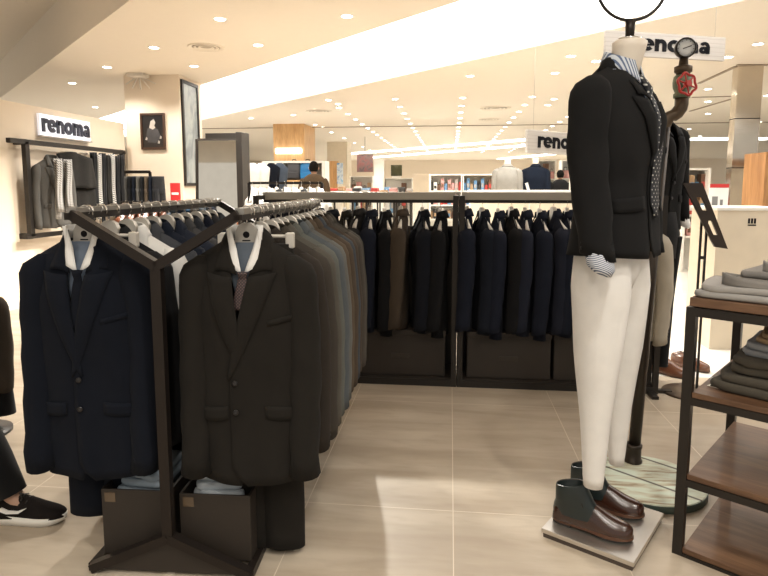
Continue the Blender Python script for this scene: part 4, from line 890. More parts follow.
TAN=fabric('tan_cotton',(.42,.30,.18),(.5,.37,.24),300); SLT=fabric('pale_slate_cotton',(.30,.31,.33),(.4,.41,.43),300); OLV=fabric('grey_olive_cotton',(.07,.060,.047),(.11,.10,.08),300)
folded(tb(.17,.13,.931),TA+R(4),FG2,'light grey folded trousers lying at the near-left corner of the table top',.36,.29,.045,seed=1,band=True,bandmat=FG)
folded(tb(.28,.20,.977),TA+R(-3),FG,'grey folded trousers laid over the corner pair on the table top',.36,.30,.045,seed=2,band=True,bandmat=FG2)
folded(tb(.17,.42,.931),TA+R(8),FG,'grey folded trousers behind the near-left pair on the table top',.28,.26,.03,seed=3,band=True)
folded(tb(.52,.14,.931),TA+R(4),FG,'grey folded trousers farther right on the table top',.30,.28,.05,seed=4,band=True)
folded(tb(.50,.50,.931),TA+R(-6),DN,'blue folded denim trousers at the back of the table top',.28,.26,.055,seed=5,band=True)
folded(tb(.55,.54,.987),TA+R(5),DND,'dark navy folded denim on top of the blue pair',.24,.22,.06,seed=6)
for k,(mt,nm) in enumerate(((OLV,'dark olive-grey'),(OLV,'olive-grey'),(SLT,'pale slate'),(TAN,'tan'))):
    folded(tb(.25+.018*k,.24+.02*k,.601+sum((.065,.055,.045,.04)[:k])),TA+R((-4,3,-2,6)[k]),mt,'%s folded trousers, %s of the stack on the upper shelf of the table'%(nm,('lowest','second','third','topmost')[k]),.38-.02*k,.38-.03*k,(.065,.055,.045,.04)[k],seed=30+k,layers=2)
t=thing('price_card',tb(.07,.10,.601),TA,'clear price card holder on the upper shelf beside the folded trousers','card holder'); m=MB(); m.box(-.03,-.02,0,.03,.02,.006,.001); m.build('card_base',M_chrome,t); m=MB(); m.box(-.028,.008,.006,.028,.012,.03); m.build('card',M_paper,t)
def dark_pile(x,y,z,lb):
    t=folded(tb(x,y,z),TA,M_blackf,lb,.30,.30,.13,layers=3,seed=50+int(z*10)); return t
dark_pile(.52,.40,.306,'black folded clothes on the middle shelf at the right edge'); 
t=thing('shoe_box',tb(.62,.40,.031),TA,'brown lidded box on the bottom shelf at the right edge','box'); m=MB(); m.box(-.13,-.18,0,.13,.18,.11,.003); m.build('box_body',plain('kraft_board',(.14,.085,.05),.6),t); m=MB(); m.box(-.134,-.184,.085,.134,.184,.118,.003); m.build('box_lid',plain('kraft_board_lid',(.10,.06,.035),.6),t)
# ================================================================== HANGING SIGNS
def hsign(pl,pr,zt,zb_,x0,lh,label,base,face):
    d=(pr-pl); ln=math.hypot(d.x,d.y); rz=math.atan2(d.y,d.x); t=thing('hanging_sign',(pl.x,pl.y,zb_),rz,label,'sign'); h=zt-zb_
    m=MB(); m.box(0,0,0,ln,.03,h,.003); m.build('sign_board',face,t)
    word('renoma',lh,(x0,-.002,(h-lh)/2),0,M_ink,t,.006)
    for x in (.1,ln-.1): m=MB(); m.tube([(x,.015,h),(x,.015,CZ-zb_)],.0012,6); m.build('hanging_wire',M_grey,t)
    return t,ln
def plank():
    m,nt,b=newmat('whitewashed_planks'); a=tex(nt,'Noise',5,coords(nt,sc=(.5,1,8)),Detail=5.); w=tex(nt,'Wave',9,coords(nt),bands_direction='Z'); c=mix(nt,a.outputs[0],(.40,.37,.34),(.52,.48,.44)); L(b,nt,mix(nt,ramp(nt,w.outputs[1],[(0.,1.),(.04,0.)]),c,(.35,.31,.27)),'Base Color'); return m
PK=plank()
# right sign at about 5 m
A=P(606,33,d=5.0); B=P(726,37.5,d=5.25); zt_=P(726,37.5,d=5.25).z; zb2=P(723,61,d=5.25).z
t,ln=hsign(Vector((A.x,A.y,0)),Vector((B.x,B.y,0)),zt_,zb2,.0,.098,'whitewashed plank sign with black letters hanging behind the gauge','',PK)
xr=[o for o in kids(t) if o.name.startswith('letter')]; s0=.17
X0=(P(628,48,d=5.1)-A); X1=(P(712,48,d=5.2)-A); a0=X0.length; a1=math.hypot(X1.x,X1.y); a0=math.hypot(X0.x,X0.y); tot=5.2*0+sum((.66,1.06,.99,1.08,1.42,.95))*.098
for o in xr: o.location.x=a0+o.location.x*(a1-a0)/tot; o.scale.x=(a1-a0)/tot
# middle sign, turned, standing over the rear counter
A=P(527.5,141,d=5.9); B=P(622,143,d=6.9); zt_=P(527.5,129.4,d=5.9).z; zb2=P(527.5,152.8,d=5.9).z
t,ln=hsign(Vector((A.x,A.y,0)),Vector((B.x,B.y,0)),zt_,zb2,.0,.112,'whitewashed plank sign above the back rack, half hidden by the mannequin','',PK)
for o in kids(t):
    if o.name.startswith('letter'): o.location.x=.155+o.location.x*1.22; o.scale.x=1.22
# ================================================================== PEOPLE
def skin_body(joints,edges,rad,name,mat,parent,root=0):
    me=bpy.data.meshes.new(name); me.from_pydata(joints,edges,[]); o=bpy.data.objects.new(name,me); COL.objects.link(o); me.materials.append(mat); o.parent=parent
    sk=o.modifiers.new('skin','SKIN'); 
    for i,v in enumerate(me.skin_vertices[0].data): v.radius=(rad[i],rad[i]*.92); v.use_root=(i==root)
    sk.use_smooth_shade=True; s=o.modifiers.new('sub','SUBSURF'); s.levels=1; s.render_levels=2; return o
def person(loc,rz,label,top,bottom,seated=False,h=1.70,longhair=False):
    k=h/1.72; t=thing('person',loc,rz,label,'person')
    V=[(0,0,.95),(0,0,1.10),(0,0,1.28),(0,.005,1.43),(0,-.01,1.50),(0,-.02,1.56),
       (.17,0,1.40),(.24,-.01,1.14),(.25,-.12,.94),(.245,-.17,.87),(-.17,0,1.40),(-.24,-.01,1.14),(-.25,-.12,.94),(-.245,-.17,.87),
       (.095,0,.90),(.10,-.02,.50),(.105,.01,.10),(.11,-.10,.04),(-.095,0,.90),(-.10,-.02,.50),(-.105,.01,.10),(-.11,-.10,.04)]
    E=[(0,1),(1,2),(2,3),(3,4),(4,5),(3,6),(6,7),(7,8),(8,9),(3,10),(10,11),(11,12),(12,13),(0,14),(14,15),(15,16),(16,17),(0,18),(18,19),(19,20),(20,21)]
    Rr=[.13,.12,.14,.12,.055,.055,.055,.042,.030,.034,.055,.042,.030,.034,.085,.058,.04,.035,.085,.058,.04,.035]
    skin_body([tuple(c*k for c in v) for v in V],E,[r*k for r in Rr],'body',M_skin,t)
    m=MB(); rs=[]
    for q in range(13):
        a=-PI/2+PI*q/12; z=1.625+.115*math.sin(a); r=math.cos(a)
        rs.append([(.074*r*math.cos(b_)*(1 if z>1.6 else .92),(.092*r*math.sin(b_)-.02)+(-.006 if z<1.58 else 0),z) for b_ in [2*PI*j/18 for j in range(18)]])
    m.rings([[tuple(c*k for c in p) for p in r] for r in rs]); hd=m.build('head',M_skin,t)
    m=MB(); m.add([tuple(c*k for c in p) for p in ((-.012,-.105,1.60),(.012,-.105,1.60),(0,-.130,1.598),(0,-.108,1.64))],[(0,1,2),(0,2,3),(2,1,3),(0,3,1)],True); m.build('nose',M_skin,hd)
    for s in (-1,1):
        m=MB(); m.lathe([(0,-.004),(.010,-.003),(.010,.002),(0,.003)],10,(s*.028*k,-.103*k,1.628*k),'Y'); m.build('eye',M_ink,hd)
        m=MB(); m.tube([(s*.074*k,-.01*k,1.60*k),(s*.084*k,-.004*k,1.625*k),(s*.080*k,-.005*k,1.645*k)],.011*k,8); m.build('ear',M_skin,hd)
    m=MB(); m.tube([(-.022*k,-.104*k,1.572*k),(0,-.110*k,1.570*k),(.022*k,-.104*k,1.572*k)],.0045,6); m.build('mouth',plain('lip',(.35,.12,.10),.5),hd)
    m=MB(); rs=[]
    for q in range(10):
        a=-.75+(PI/2+.75)*q/9; z=1.640+.112*math.sin(a); r=math.cos(a)
        rs.append([(.086*r*math.cos(b_),max(.104*r*math.sin(b_)-.012,(-.085 if z<1.70 else -1)),z+(0 if math.sin(b_)>-.3 else (.035 if q<2 else 0))) for b_ in [2*PI*j/20 for j in range(20)]])
    m.rings([[tuple(c*k for c in p) for p in r] for r in rs],True,False,True); m.build('hair',M_hair,t)
    m=MB(); sec=[(.86,.155,.115),(1.0,.16,.12),(1.15,.15,.115),(1.3,.19,.135),(1.40,.215,.135),(1.475,.17,.115),(1.535,.075,.078)]
    m.rings([[(a*math.cos(q)*k,b_*math.sin(q)*k*(1),z*k) for q in [2*PI*j/24 for j in range(24)]] for z,a,b_ in sec]); m.build('sweater_body',top,t,sub=1)
    for s in (-1,1): m=MB(); m.tube([(s*.15*k,0,1.43*k),(s*.20*k,0,1.39*k),(s*.245*k,-.01*k,1.14*k),(s*.252*k,-.11*k,.96*k)],[.07*k,.074*k,.058*k,.045*k],14); m.build('sweater_sleeve',top,t,sub=1)
    for s in (-1,1): m=MB(); m.tube([(s*.085*k,0,.93*k),(s*.10*k,-.01*k,.75*k),(s*.10*k,-.02*k,.5*k),(s*.105*k,0,.08*k)],[.10*k,.098*k,.075*k,.062*k],16); m.build('trouser_leg',bottom,t)
    for s in (-1,1): m=MB(); m.tube([(s*.108*k,.06*k,.04*k),(s*.108*k,0,.045*k),(s*.11*k,-.10*k,.035*k),(s*.11*k,-.17*k,.028*k)],[.036,.042,.042,.030],12,ry=[.036,.045,.035,.024]); m.build('shoe',M_black,t)
    for s in (-1,1):
        for f in range(5):
            a=(f-2)*.012; m=MB()
            if f==4: m.tube([(s*(.235)*k,-.15*k,.90*k),(s*.215*k,-.19*k,.87*k),(s*.212*k,-.205*k,.85*k)],[.010,.009,.007],8)
            else: L_=(.07,.078,.075,.06)[f]; m.tube([(s*.247*k+a,-.17*k,.865*k),(s*.247*k+a,(-.17-L_*.45)*k,.835*k),(s*.247*k+a,(-.17-L_*.6)*k,(.835-L_*.45)*k)],[.009,.0085,.006],8)
            m.build('finger',M_skin,t)
    return t
def at_d(px,d): 
    p=P(px,187,d=d); return (p.x,p.y,0)
person(at_d(314,10.4),R(190),'person with short black hair in an olive-brown top by the backpack shelf',fabric('olive_brown_knit',(.075,.050,.030),(.11,.08,.05),300),M_blackf,h=1.72)
person(at_d(560,13.5),R(185),'person in black seen from behind, left of the foreground mannequin',M_blackf,M_blackf,h=1.66)
# ---- shopper at lower left: lower legs and trainers in view, sitting just outside the picture
q=P(34,521,z=0.0); hx=-1.715; 
t=thing('person',(hx,q.y,0),0,'seated shopper at the left edge showing a black trouser leg and black trainer','person'); fy=0
V=[(-.60,.14,.50),(-.64,.14,.72),(-.66,.14,.92),(-.66,.14,1.06),(-.64,.14,1.12),(-.63,.14,1.17),(-.20,.02,.50),(-.10,0,.40),(.03,0,.09),(.13,0,.045),(-.30,.27,.50),(-.36,.28,.40),(-.40,.28,.09),(-.31,.28,.045),(-.64,-.04,1.0),(-.56,-.08,.76),(-.36,-.04,.64),(-.64,.32,1.0),(-.56,.36,.76),(-.36,.30,.64)]
E=[(0,1),(1,2),(2,3),(3,4),(4,5),(0,6),(6,7),(7,8),(8,9),(0,10),(10,11),(11,12),(12,13),(3,14),(14,15),(15,16),(3,17),(17,18),(18,19)]
skin_body(V,E,[.13,.12,.14,.12,.05,.05,.075,.06,.036,.032,.075,.06,.036,.032,.05,.04,.03,.05,.04,.03],'body',M_skin,t)
m=MB(); m.lathe([(0,1.14),(.05,1.15),(.078,1.20),(.084,1.26),(.07,1.32),(.03,1.355),(0,1.36)],18,(-.62,.14,0)); m.build('head',M_skin,t)
m=MB(); m.lathe([(.08,1.22),(.092,1.27),(.078,1.335),(.035,1.37),(0,1.373)],18,(-.635,.14,0)); m.build('hair',M_hair,t)
m=MB(); m.rings([[(-.645+a*math.cos(p_),.14+b_*math.sin(p_),z) for p_ in [2*PI*j/20 for j in range(20)]] for z,a,b_ in ((.46,.13,.18),(.6,.13,.17),(.8,.125,.18),(.98,.13,.20),(1.06,.09,.13),(1.11,.06,.065))]); m.build('jacket',M_blackf,t,sub=1)
for (a,b_,c) in ((14,15,16),(17,18,19)): m=MB(); m.tube([V[a],V[b_],V[c]],[.07,.056,.044],12); m.build('jacket_sleeve',M_blackf,t)
m=MB(); m.tube([(-.64,.05,.51),(-.40,.03,.52),(-.22,.01,.50),(-.14,0,.43),(-.04,0,.24),(.016,0,.105)],[.10,.095,.085,.078,.066,.060],16,ry=[.09,.085,.08,.075,.066,.062]); m.build('trouser_leg',M_blackf,t)
m=MB(); m.tube([(-.64,.23,.51),(-.46,.26,.52),(-.34,.27,.50),(-.33,.28,.43),(-.36,.28,.24),(-.395,.28,.10)],[.10,.095,.085,.078,.066,.060],16); m.build('trouser_leg',M_blackf,t)
def trainer(parent,ox,oy,rz):
    M=Matrix.Translation((ox,oy,0))@Matrix.Rotation(rz,4,'Z'); L_=.275
    S=[(-.50,.022,.050),(-.47,.032,.075),(-.40,.036,.084),(-.28,.037,.080),(-.15,.038,.083),(-.02,.041,.080),(.10,.045,.066),(.22,.047,.052),(.34,.045,.042),(.43,.037,.034),(.485,.022,.024),(.50,.008,.014)]
    m=MB(); m.M=M; rs=[]
    for x,w,h in S:
        rs.append([(x*L_,w*math.copysign(abs(math.cos(a))**.8,math.cos(a))*(1-.3*max(0,math.sin(a))**2),.028+(h*math.sin(a) if math.sin(a)>0 else .006*math.sin(a))) for a in [2*PI*j/20 for j in range(20)]])
    m.rings(rs); sh=m.build('trainer',fabric('black_mesh_knit',(.010,.008,.008),(.03,.025,.022),250),parent,sub=1)
    m=MB(); m.M=M; n=36; lo=[];hi=[]
    for k in range(n):
        a=2*PI*k/n; x=.5*L_*math.cos(a); w=interp([(-.5,.030),(-.42,.040),(-.2,.037),(.1,.046),(.3,.050),(.42,.042),(.5,.024)],x/L_); s=math.sin(a); y=w*math.copysign(abs(s)**.45,s)
        hi.append((x*1.02,y*1.02,.034+.010*max(0,-x/L_)*2-.004*max(0,x/L_)+.012*max(0,x/L_-.38)*4)); lo.append((x*.99+.0,y,.001+.014*max(0,x/L_-.3)*4))
    m.rings([lo,hi]); m.build('sole',M_white,sh)
    m=MB(); m.M=M
    pts=[(-.155,.058),(-.095,.044),(-.02,.046),(.030,.066),(-.028,.054),(-.085,.056),(-.125,.068)]
    pts=[(x*.62-.010,z+.008) for x,z in pts]
    m.prism([(x,z) for x,z in pts],-.0435,-.036); m.build('side_mark',M_paper,sh)
    for k in range(4):
        x=-.02+k*.018; m=MB(); m.M=M; m.tube([(x,-.026,.098-.009*k-k*.002),(x+.004,0,.112-.010*k),(x,.026,.098-.009*k)],.003,6); m.build('lace',M_black,sh)
    m=MB(); m.M=M; m.tube([(-.02,0,.112),(-.025,-.02,.125),(-.01,-.03,.108)],.0025,6); m.build('lace',M_black,sh)
trainer(t,.10,0,R(6)); trainer(t,-.33,.28,R(2))
t=thing('bench',(hx-.62,q.y+.14,0),0,'low padded bench outside the left edge carrying the shopper','bench'); m=MB(); m.box(-.22,-.35,.32,.22,.35,.385,.02); m.build('seat',M_leather,t)
for sx in (-1,1):
    for sy in (-1,1): m=MB(); m.box(sx*.18-.02,sy*.3-.02,0,sx*.18+.02,sy*.3+.02,.32); m.build('leg',M_black,t)
# brown coat hanging at the far left edge
q=P(-33,300,d=3.0); t=thing('coat_stand',(q.x,q.y,0),0,'low dark stand at the left edge carrying a taupe coat','coat stand'); m=MB(); m.box(-.012,-.012,.02,.012,.012,.80); m.build('post',M_black,t); m=MB(); m.lathe([(0,0),(.16,0),(.16,.015),(0,.02)],24); m.build('foot',M_black,t)
J=Jacket(L=.55,W=.15,Df=.06,Db=.05,seed=77,rs=(.045,.05),Ls=.50,spread=.02); jacket_thing((q.x,q.y,.80),R(20),J,fabric('taupe_wool',(.035,.028,.022)),'taupe coat cut off by the left edge of the picture','coat')
t=thing('trousers',(q.x,q.y+.06,.52),R(20),'black trousers hanging under the taupe coat at the left edge','trousers'); trousers(t,M_blackf,.12,.44,.03,.14)
q=P(-2,410,d=4.6); t=thing('wooden_stool',(q.x-.1,q.y,0),0,'small oak stool seen past the left edge of the navy suit','stool'); m=MB(); m.lathe([(0,.38),(.17,.38),(.17,.41),(0,.415)],24); m.build('seat',M_oak,t)
for k in range(4): a=R(45+90*k); m=MB(); m.tube([(.12*math.cos(a),.12*math.sin(a),.38),(.15*math.cos(a),.15*math.sin(a),0)],.016,8); m.build('leg',M_oak,t)
# ================================================================== MIDDLE DISTANCE
# rack of white shirts behind the near rack
y5=5.6; zz=P(270,183,y=y5).z; xa=P(249,183,y=y5).x; xb=P(322,183,y=y5).x
t=thing('shirt_rack',((xa+xb)/2,y5,0),0,'thin black rack of white shirts right of the black post','garment rack'); w=(xb-xa)/2; m=MB(); m.box(-w,-.012,zz-.012,w,.012,zz+.012); m.build('top_rail',M_black,t)
for s in (-1,1): m=MB(); m.box(s*w-.012,-.012,.02,s*w+.012,.012,zz); m.build('upright',M_black,t); m=MB(); m.box(s*w-.02,-.2,0,s*w+.02,.2,.02); m.build('foot',M_black,t)
pr=None
for i in range(9):
    x=lerp(xa+.03,xb-.04,i/8); dark=i in (3,6); mt=M_blackf if dark else M_whitef; lb='%s shirt on the thin rack right of the black post, %s from its left end'%('dark' if dark else 'white',['first','second','third','fourth','fifth','sixth','seventh','eighth','ninth'][i]); gp='shirts on the thin rack'
    J=Jacket(L=.72,W=.19,Df=.04,Db=.03,slope=.55,seed=100+i,rs=(.04,.045),Ls=.5,spread=.04) if (pr is None or dark) else None
    if J: o=jacket_thing((x,y5,zz-.07),R(-60),J,mt,lb,'shirt',gp,name='dress_shirt',nu=5,nv=9); hanger(o,M_lplastic,M_chrome,None,.07); pr=pr or (None if dark else o)
    else: copytree(pr,(x,y5,zz-.07),R(-60+5*(i%3)),lb,gp)
# three brown leather jackets and slate garments glimpsed below the near left rail
y5=4.9; xa=P(122,215,y=y5).x; xb=P(215,215,y=y5).x; zz=P(150,206,y=y5).z+.03
t=thing('low_rack',((xa+xb)/2,y5,0),0,'low rack of leather jackets and jeans seen under the near left rail','garment rack'); w=(xb-xa)/2; m=MB(); m.box(-w,-.012,zz-.012,w,.012,zz+.012); m.build('top_rail',M_black,t)
for s in (-1,1): m=MB(); m.box(s*w-.012,-.012,.02,s*w+.012,.012,zz); m.build('upright',M_black,t); m=MB(); m.box(s*w-.02,-.2,0,s*w+.02,.2,.02); m.build('foot',M_black,t)
ML=plain('russet_leather',(.16,.048,.020),.4,var=.3); pr2={}
for i in range(12):
    x=lerp(xa+.04,xb-.04,i/11); k='l' if i<6 else 'd'; mt=ML if i<6 else [DN,G1,fabric('slate_denim',(.07,.085,.10)),M_navy][i%4] ; lb='%s jacket on the low rack, %s from its left end'%('russet leather' if i<6 else ('denim','grey','slate','navy')[i%4],ordn[i-1] if i else 'first'); gp='jackets on the low rack'; key=(k,i%4 if k=='d' else 0)
    if key in pr2: copytree(pr2[key],(x,y5,zz-.05),R(-80+6*(i%3)),lb,gp)
    else: J=Jacket(L=.66,W=.19,Df=.045,Db=.035,slope=.5,seed=130+i,rs=(.045,.05),Ls=.55,spread=.03); o=jacket_thing((x,y5,zz-.05),R(-80),J,mt,lb,'jacket',gp,name='casual_jacket',nu=5,nv=9); hanger(o,M_lplastic,M_chrome,None,.05); pr2[key]=o
# bust forms with white and navy tops
for i,(px,mt,nm) in enumerate(((253,M_whitef,'white'),(262,M_whitef,'second white'),(272,M_navy,'navy'),(280,fabric('slate_knit',(.06,.075,.10)),'slate'))):
    q=P(px,187,y=10.4+.12*i); t=thing('bust_form',(q.x,q.y,0),R(10*i-10),'bust form dressed in a %s top beyond the standing mirror'%nm,'mannequin'); zt_=P(px,163,y=q.y).z
    m=MB(); m.tube([(0,0,.02),(0,0,zt_-.5)],.012,8); m.lathe([(0,0),(.14,0),(.14,.015),(0,.02)],20); m.build('stand',M_black,t)
    m=MB(); m.rings([[(a*math.cos(p_),b_*math.sin(p_),zt_+z) for p_ in [2*PI*j/18 for j in range(18)]] for z,a,b_ in ((-.55,.14,.10),(-.38,.125,.095),(-.2,.15,.11),(-.09,.16,.09),(-.04,.09,.06),(0,.05,.05))]); m.build('top_garment',mt,t)
# oak column with glowing sign
p0=P(273,124,z=CZ); p1=P(305,124,z=CZ); t=thing('oak_column',((p0.x+p1.x)/2,p0.y,0),0,'oak-clad column with a glowing white sign bar','column'); w=(p1.x-p0.x)/2
m=MB(); m.box(-w,0,0,w,1.2,CZ); m.build('oak_cladding',M_oak,t)
zc=P(290,151,y=p0.y).z; m=MB(); m.box(-w*.85,-.08,zc-.07,w*.85,-.0,zc+.07,.03); m.build('glowing_sign',emit('white_glow',(1,1,1),3),t)
# white display wall with niche and backpacks
y5=12.0; A=P(262,161,y=y5); B=P(325,161,y=y5); N0=P(283,163,y=y5); N1=P(322,180,y=y5); cx=(A.x+B.x)/2
t=thing('display_unit',(cx,y5,0),0,'white display wall with a grey niche for backpacks','display wall'); hw=(B.x-A.x)/2; m=MB(); nx0=N0.x-cx; nx1=N1.x-cx
m.box(-hw,0,0,hw,.4,N1.z); m.box(-hw,0,N0.z,hw,.4,A.z); m.box(-hw,0,N1.z,nx0,.4,N0.z); m.box(nx1,0,N1.z,hw,.4,N0.z); m.build('wall_panel',M_white,t); m=MB(); m.box(nx0,.3,N1.z,nx1,.39,N0.z); m.build('niche_back',plain('taupe_panel',(.24,.20,.16),.7),t)
m=MB(); m.box(nx0,-.05,N1.z-.04,nx1,.3,N1.z); m.build('niche_shelf',M_oak,t)
def backpack(px,mt,lb,w=.17):
    q=P(px,180,y=y5+.12); t=thing('backpack',(q.x,y5+.12,N1.z),0,lb,'backpack'); m=MB(); m.rings([[(a*math.copysign(abs(math.cos(p_))**.6,math.cos(p_)),b_*math.copysign(abs(math.sin(p_))**.6,math.sin(p_)),z) for p_ in [2*PI*j/20 for j in range(20)]] for z,a,b_ in ((.0,w*.9,.08),(.03,w,.10),(.2,w,.11),(.32,w*.92,.09),(.37,w*.6,.06),(.385,w*.2,.03))]); m.build('bag_body',mt,t)
    m=MB(); m.box(-w*.75,-.15,.03,w*.75,-.09,.17,.02); m.build('front_pocket',mt,t); m=MB(); m.tube([(-w*.3,0,.37),(-w*.2,0,.42),(w*.2,0,.42),(w*.3,0,.37)],.01,6); m.build('grab_handle',M_black,t)
    for s in (-1,1): m=MB(); m.tube([(s*w*.6,.08,.34),(s*w*.7,.13,.2),(s*w*.7,.09,.04)],.012,6); m.build('shoulder_strap',M_black,t)
backpack(294.5,plain('graphite_nylon',(.045,.045,.05),.5),'graphite backpack in the grey niche'); backpack(308,plain('blue_nylon',(.01,.17,.42),.5),'bright blue backpack in the grey niche')
# beige column, poster stand, picture panel
p0=P(327,143.5,y=21); p1=P(347,143.5,y=21); t=thing('beige_column',((p0.x+p1.x)/2,21,0),0,'beige square column behind the person in brown','column'); w=(p1.x-p0.x)/2; m=MB(); m.box(-w,0,0,w,.9,CZ); m.build('column_shaft',M_beige,t); m=MB(); m.box(-w-.02,-.02,0,w+.02,.92,.15); m.build('column_base',M_white,t)
def panel_thing(name,x0,x1,yt,yb,y,mt,lb,cat,th=.06,stand=True,fr=None):
    A=P(x0,yt,y=y); B=P(x1,yb,y=y); t=thing(name,((A.x+B.x)/2,y,0),0,lb,cat); w=(B.x-A.x)/2; m=MB(); m.box(-w,-th/2,B.z,w,th/2,A.z,.004); m.build('panel',mt,t)
    if fr: 
        for s in (-1,1): m=MB(); m.box(s*w-.03,-th/2-.01,B.z,s*w+.03,th/2+.01,A.z); m.build('side_frame',fr,t)
    if stand: m=MB(); m.box(-w*.8,-.03,0,w*.8,.03,B.z); m.build('stand',M_white,t); m=MB(); m.box(-w,-.25,0,w,.25,.04); m.build('foot',M_white,t)
    else: m=MB(); m.tube([(0,0,A.z),(0,0,CZ)],.01,6); m.build('hanging_rod',M_grey,t)
    return t
def noisemat(n,cols,scale=4):
    m,nt,b=newmat(n); a=tex(nt,'Noise',scale,coords(nt),Detail=4.,Distortion=1.); k=len(cols); L(b,nt,ramp(nt,a.outputs[0],[(.32+.36*i/(k-1),c) for i,c in enumerate(cols)]),'Base Color'); b.inputs['Roughness'].default_value=.4; return m
panel_thing('display_cabinet',330,339,161,195,17,M_oak,'oak display cabinet beside the beige column','cabinet')
panel_thing('poster_panel',337,343,163,184,16.5,noisemat('blue_poster',[(.1,.3,.6),(.7,.8,.9),(.2,.5,.8)],6),'narrow blue and white poster beside the beige column','poster')
panel_thing('hanging_poster',357,373,154.5,172,19,noisemat('red_grey_poster',[(.03,.02,.02),(.10,.07,.065),(.16,.05,.045),(.12,.10,.09)],5),'dark red and grey picture hanging right of the beige column','poster',stand=False)
panel_thing('wall_picture',391,402,165,176,22,noisemat('olive_picture',[(.03,.03,.012),(.06,.06,.02),(.3,.28,.2)],1.5),'small dark olive picture panel in the middle distance','picture')
panel_thing('beige_partition',413,429,174,197,12,M_beige,'plain beige partition board left of the colourful shelves','partition')
panel_thing('white_partition',374,384,158,187,20,M_white,'white partition board right of the hanging picture','partition')
# shelf units with merchandise
SH=noisemat
proto_goods={}
def goods(kind,mt):
    pass
pal=[plain('goods_red',(.50,.06,.05),.5),plain('goods_white',(.82,.80,.76),.5),plain('goods_black',(.03,.03,.03),.5),plain('goods_tan',(.42,.27,.15),.5),plain('goods_blue',(.12,.25,.42),.5),plain('goods_grey',(.35,.33,.31),.5),plain('goods_pink',(.62,.32,.30),.5),plain('goods_brown',(.14,.07,.04),.5)]
pn=['red','white','black','tan','blue','grey','pink','brown']
def shelf_unit(x0,x1,yt,y,lb,rows=3,n=7,back=M_white,body=M_white,seed=0,what='boxed goods'):
    rnd=random.Random(seed); A=P(x0,yt,y=y); B=P(x1,yt,y=y); t=thing('shelf_unit',((A.x+B.x)/2,y,0),0,lb,'shelf unit'); w=(B.x-A.x)/2; H_=A.z; m=MB(); m.box(-w,.35,0,w,.38,H_); m.build('back_panel',back,t)
    for s in (-1,1): m=MB(); m.box(s*w-.02,0,0,s*w+.02,.38,H_); m.build('side_panel',body,t)
    hs=[.55+(H_-.6)*k/rows for k in range(rows)]
    for z in hs+[H_]: m=MB(); m.box(-w+.02,.02,z-.03,w-.02,.35,z); m.build('shelf',body,t)
    for ri,z in enumerate(hs):
        for i in range(n):
            c=rnd.randrange(8); hh=rnd.uniform(.55,.92)*(H_-.6)/rows; ww=w*2/n*.44; x=-w+w*2*(i+.5)/n; key=(c,i%2)
            gl='%s %s standing on the %s'%(pn[c],'box' if i%2 else 'handbag',lb); gp='goods on the '+lb
            lo=(t.location.x+x,y+.18,z)
            if key in proto_goods: o=copytree(proto_goods[key],lo,0,gl,gp); o.scale=(ww/.1,1,hh/.2)
            else:
                o=thing('boxed_item' if i%2 else 'handbag',lo,0,gl,'box' if i%2 else 'bag',gp); proto_goods[key]=o; m=MB()
                if i%2: m.box(-.1,-.08,0,.1,.08,.2,.006); m.build('carton',pal[c],o); m=MB(); m.box(-.07,-.084,.05,.07,-.079,.12); m.build('carton_panel',pal[(c+1)%8],o)
                else: m.prism([(-.1,0),(.1,0),(.075,.14),(-.075,.14)],-.05,.05); m.build('bag_body',pal[c],o); m=MB(); m.tube([(-.04,0,.14),(-.035,0,.19),(.035,0,.19),(.04,0,.14)],.006,6); m.build('bag_handle',pal[2],o)
                o.scale=(ww/.1,1,hh/.2)
    return t
shelf_unit(430,462,174,14,'left half of the colourful shelves behind the back rack',3,9,seed=3); shelf_unit(463,496,174,14,'right half of the colourful shelves behind the back rack',3,9,back=M_beige,seed=4)
shelf_unit(350,372,176,18,'low shelf unit under the hanging dark picture',2,4,seed=5); shelf_unit(384,412,178,17,'low shelf unit below the olive picture',1,5,seed=6)
shelf_unit(575,640,165,11,'white shelf unit glimpsed left of the mannequin shoulder',3,8,seed=7) 
shelf_unit(687,710,168,9.5,'white shelf unit behind the slanting panel',3,4,seed=8); shelf_unit(538,556,160,18,'tall white shelf unit behind the person in black',3,3,seed=9); shelf_unit(562,600,160,19,'tall white shelf unit right of the person in black',3,4,seed=10)
shelf_unit(203,250,168,13,'white shelf unit behind the standing mirror and post',3,5,seed=11)
shelf_unit(758,800,170,9.5,'white shelf unit at the far right edge',3,4,seed=12)
# two jacket mannequins seen from behind
for px,x_,mt,lb,sc in ((507,0,fabric('pale_grey_wool',(.25,.24,.22),(.32,.31,.28)),'pale grey jacket on a mannequin seen from behind, beyond the back rack',1),(535,0,fabric('blue_navy_wool',(.007,.010,.018)),'navy jacket on a mannequin seen from behind, under the plank sign',1)):
    y=9.5 if px==507 else 9.8; q=P(px,187,y=y); z=P(px,165,y=y).z
    t=thing('mannequin',(q.x,y,0),R(172),'cream mannequin inside the %s jacket beyond the back rack'%('pale grey' if px==507 else 'navy'),'mannequin'); m=MB(); m.rings([[(a_*math.cos(p_),c_*math.sin(p_)+oy,zz_+z-1.655) for p_ in [2*PI*k/20 for k in range(20)]] for zz_,a_,c_,oy in prof]); m.build('torso_and_neck',M_skinfig,t); m=MB(); m.tube([(0,0,.02),(0,0,z-.58)],.02,8); m.lathe([(0,0),(.18,0),(.18,.02),(0,.02)],24); m.build('stand',M_black,t)
    J=Jacket(L=.74,W=.185,waist=.9,Df=.11,Db=.10,slope=.42,seed=px,rs=(.058,.066),Ls=.6,spread=.02,bend=.03); jacket_thing((q.x,y,z),R(172),J,mt,lb,'jacket',detail=True)
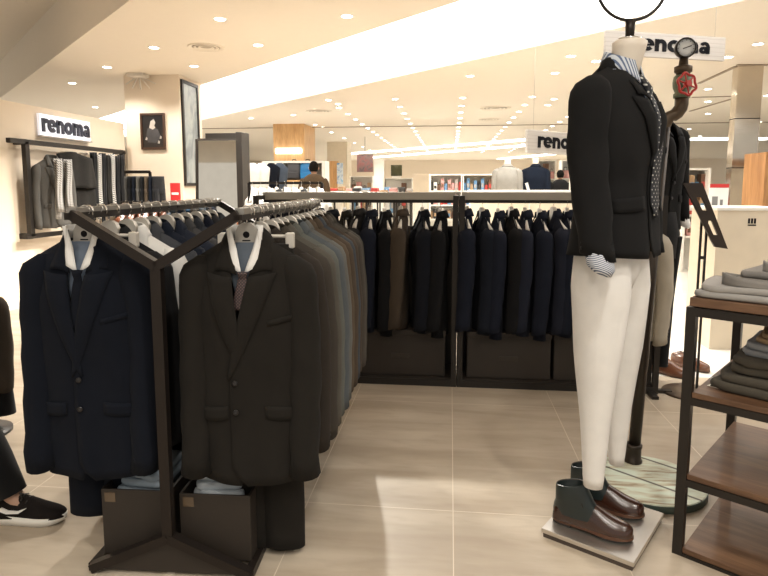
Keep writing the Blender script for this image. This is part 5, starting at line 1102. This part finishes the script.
# low counter and price stand near them
q=P(530,190,y=6.5); t=thing('card_stand',(q.x,6.5,0),0,'slanted white card on a thin stand above the back rack rail','card holder'); z=P(530,195,y=6.5).z; m=MB(); m.bar((0,0,z),(-.04,0,z+.13),.03,.006,up=(0,1,0)); m.build('card',M_paper,t); m=MB(); m.tube([(0,0,0),(0,0,z)],.006,6); m.lathe([(0,0),(.1,0),(.1,.01),(0,.01)],20); m.build('stand',M_grey,t)
y5=6.9; A=P(470,190,y=y5); B=P(600,190,y=y5); t=thing('sales_counter',((A.x+B.x)/2,y5,0),0,'low pale sales counter behind the back rack','counter'); w=(B.x-A.x)/2; m=MB(); m.box(-w,-.2,0,w,.2,A.z-.03); m.build('counter_body',M_beige,t); m=MB(); m.box(-w-.02,-.22,A.z-.03,w+.02,.22,A.z); m.build('counter_top',M_white,t)
# low display tables with folded goods, farther left/middle
for i,(px,y) in enumerate(((350,13),(395,14.5),(375,11.5))):
    q=P(px,187,y=y); zt_=P(px,191+i,y=y).z; t=thing('display_table',(q.x,y,0),0,'%s display table with stacked clothes in the middle distance'%('left','right','nearest')[i],'table'); w=.45; m=MB(); m.box(-w,-.3,zt_-.03,w,.3,zt_); m.build('table_top',M_oak if i==1 else M_white,t)
    for sx in (-1,1):
        for sy in (-1,1): m=MB(); m.box(sx*.4-.02,sy*.25-.02,0,sx*.4+.02,sy*.25+.02,zt_-.03); m.build('leg',M_black,t)
    for k in range(5):
        tt=thing('folded_stack',(q.x-.36+.18*k,y,zt_),0,'small %s stack of clothes on the %s display table in the middle distance'%(pn[(k*3+i)%8],('left','right','nearest')[i]),'clothes','clothes on the %s display table'%('left','right','nearest')[i]); m=MB(); m.box(-.075,-.12,0,.075,.12,.06+.02*((k*2+i)%4),.02); m.build('folded_cloth',pal[(k*3+i)%8],tt)
# ================================================================== LOOK
SC.view_settings.view_transform='Standard'; SC.view_settings.look='None'; SC.view_settings.exposure=.5; SC.view_settings.gamma=1; SC.view_settings.use_curve_mapping=False
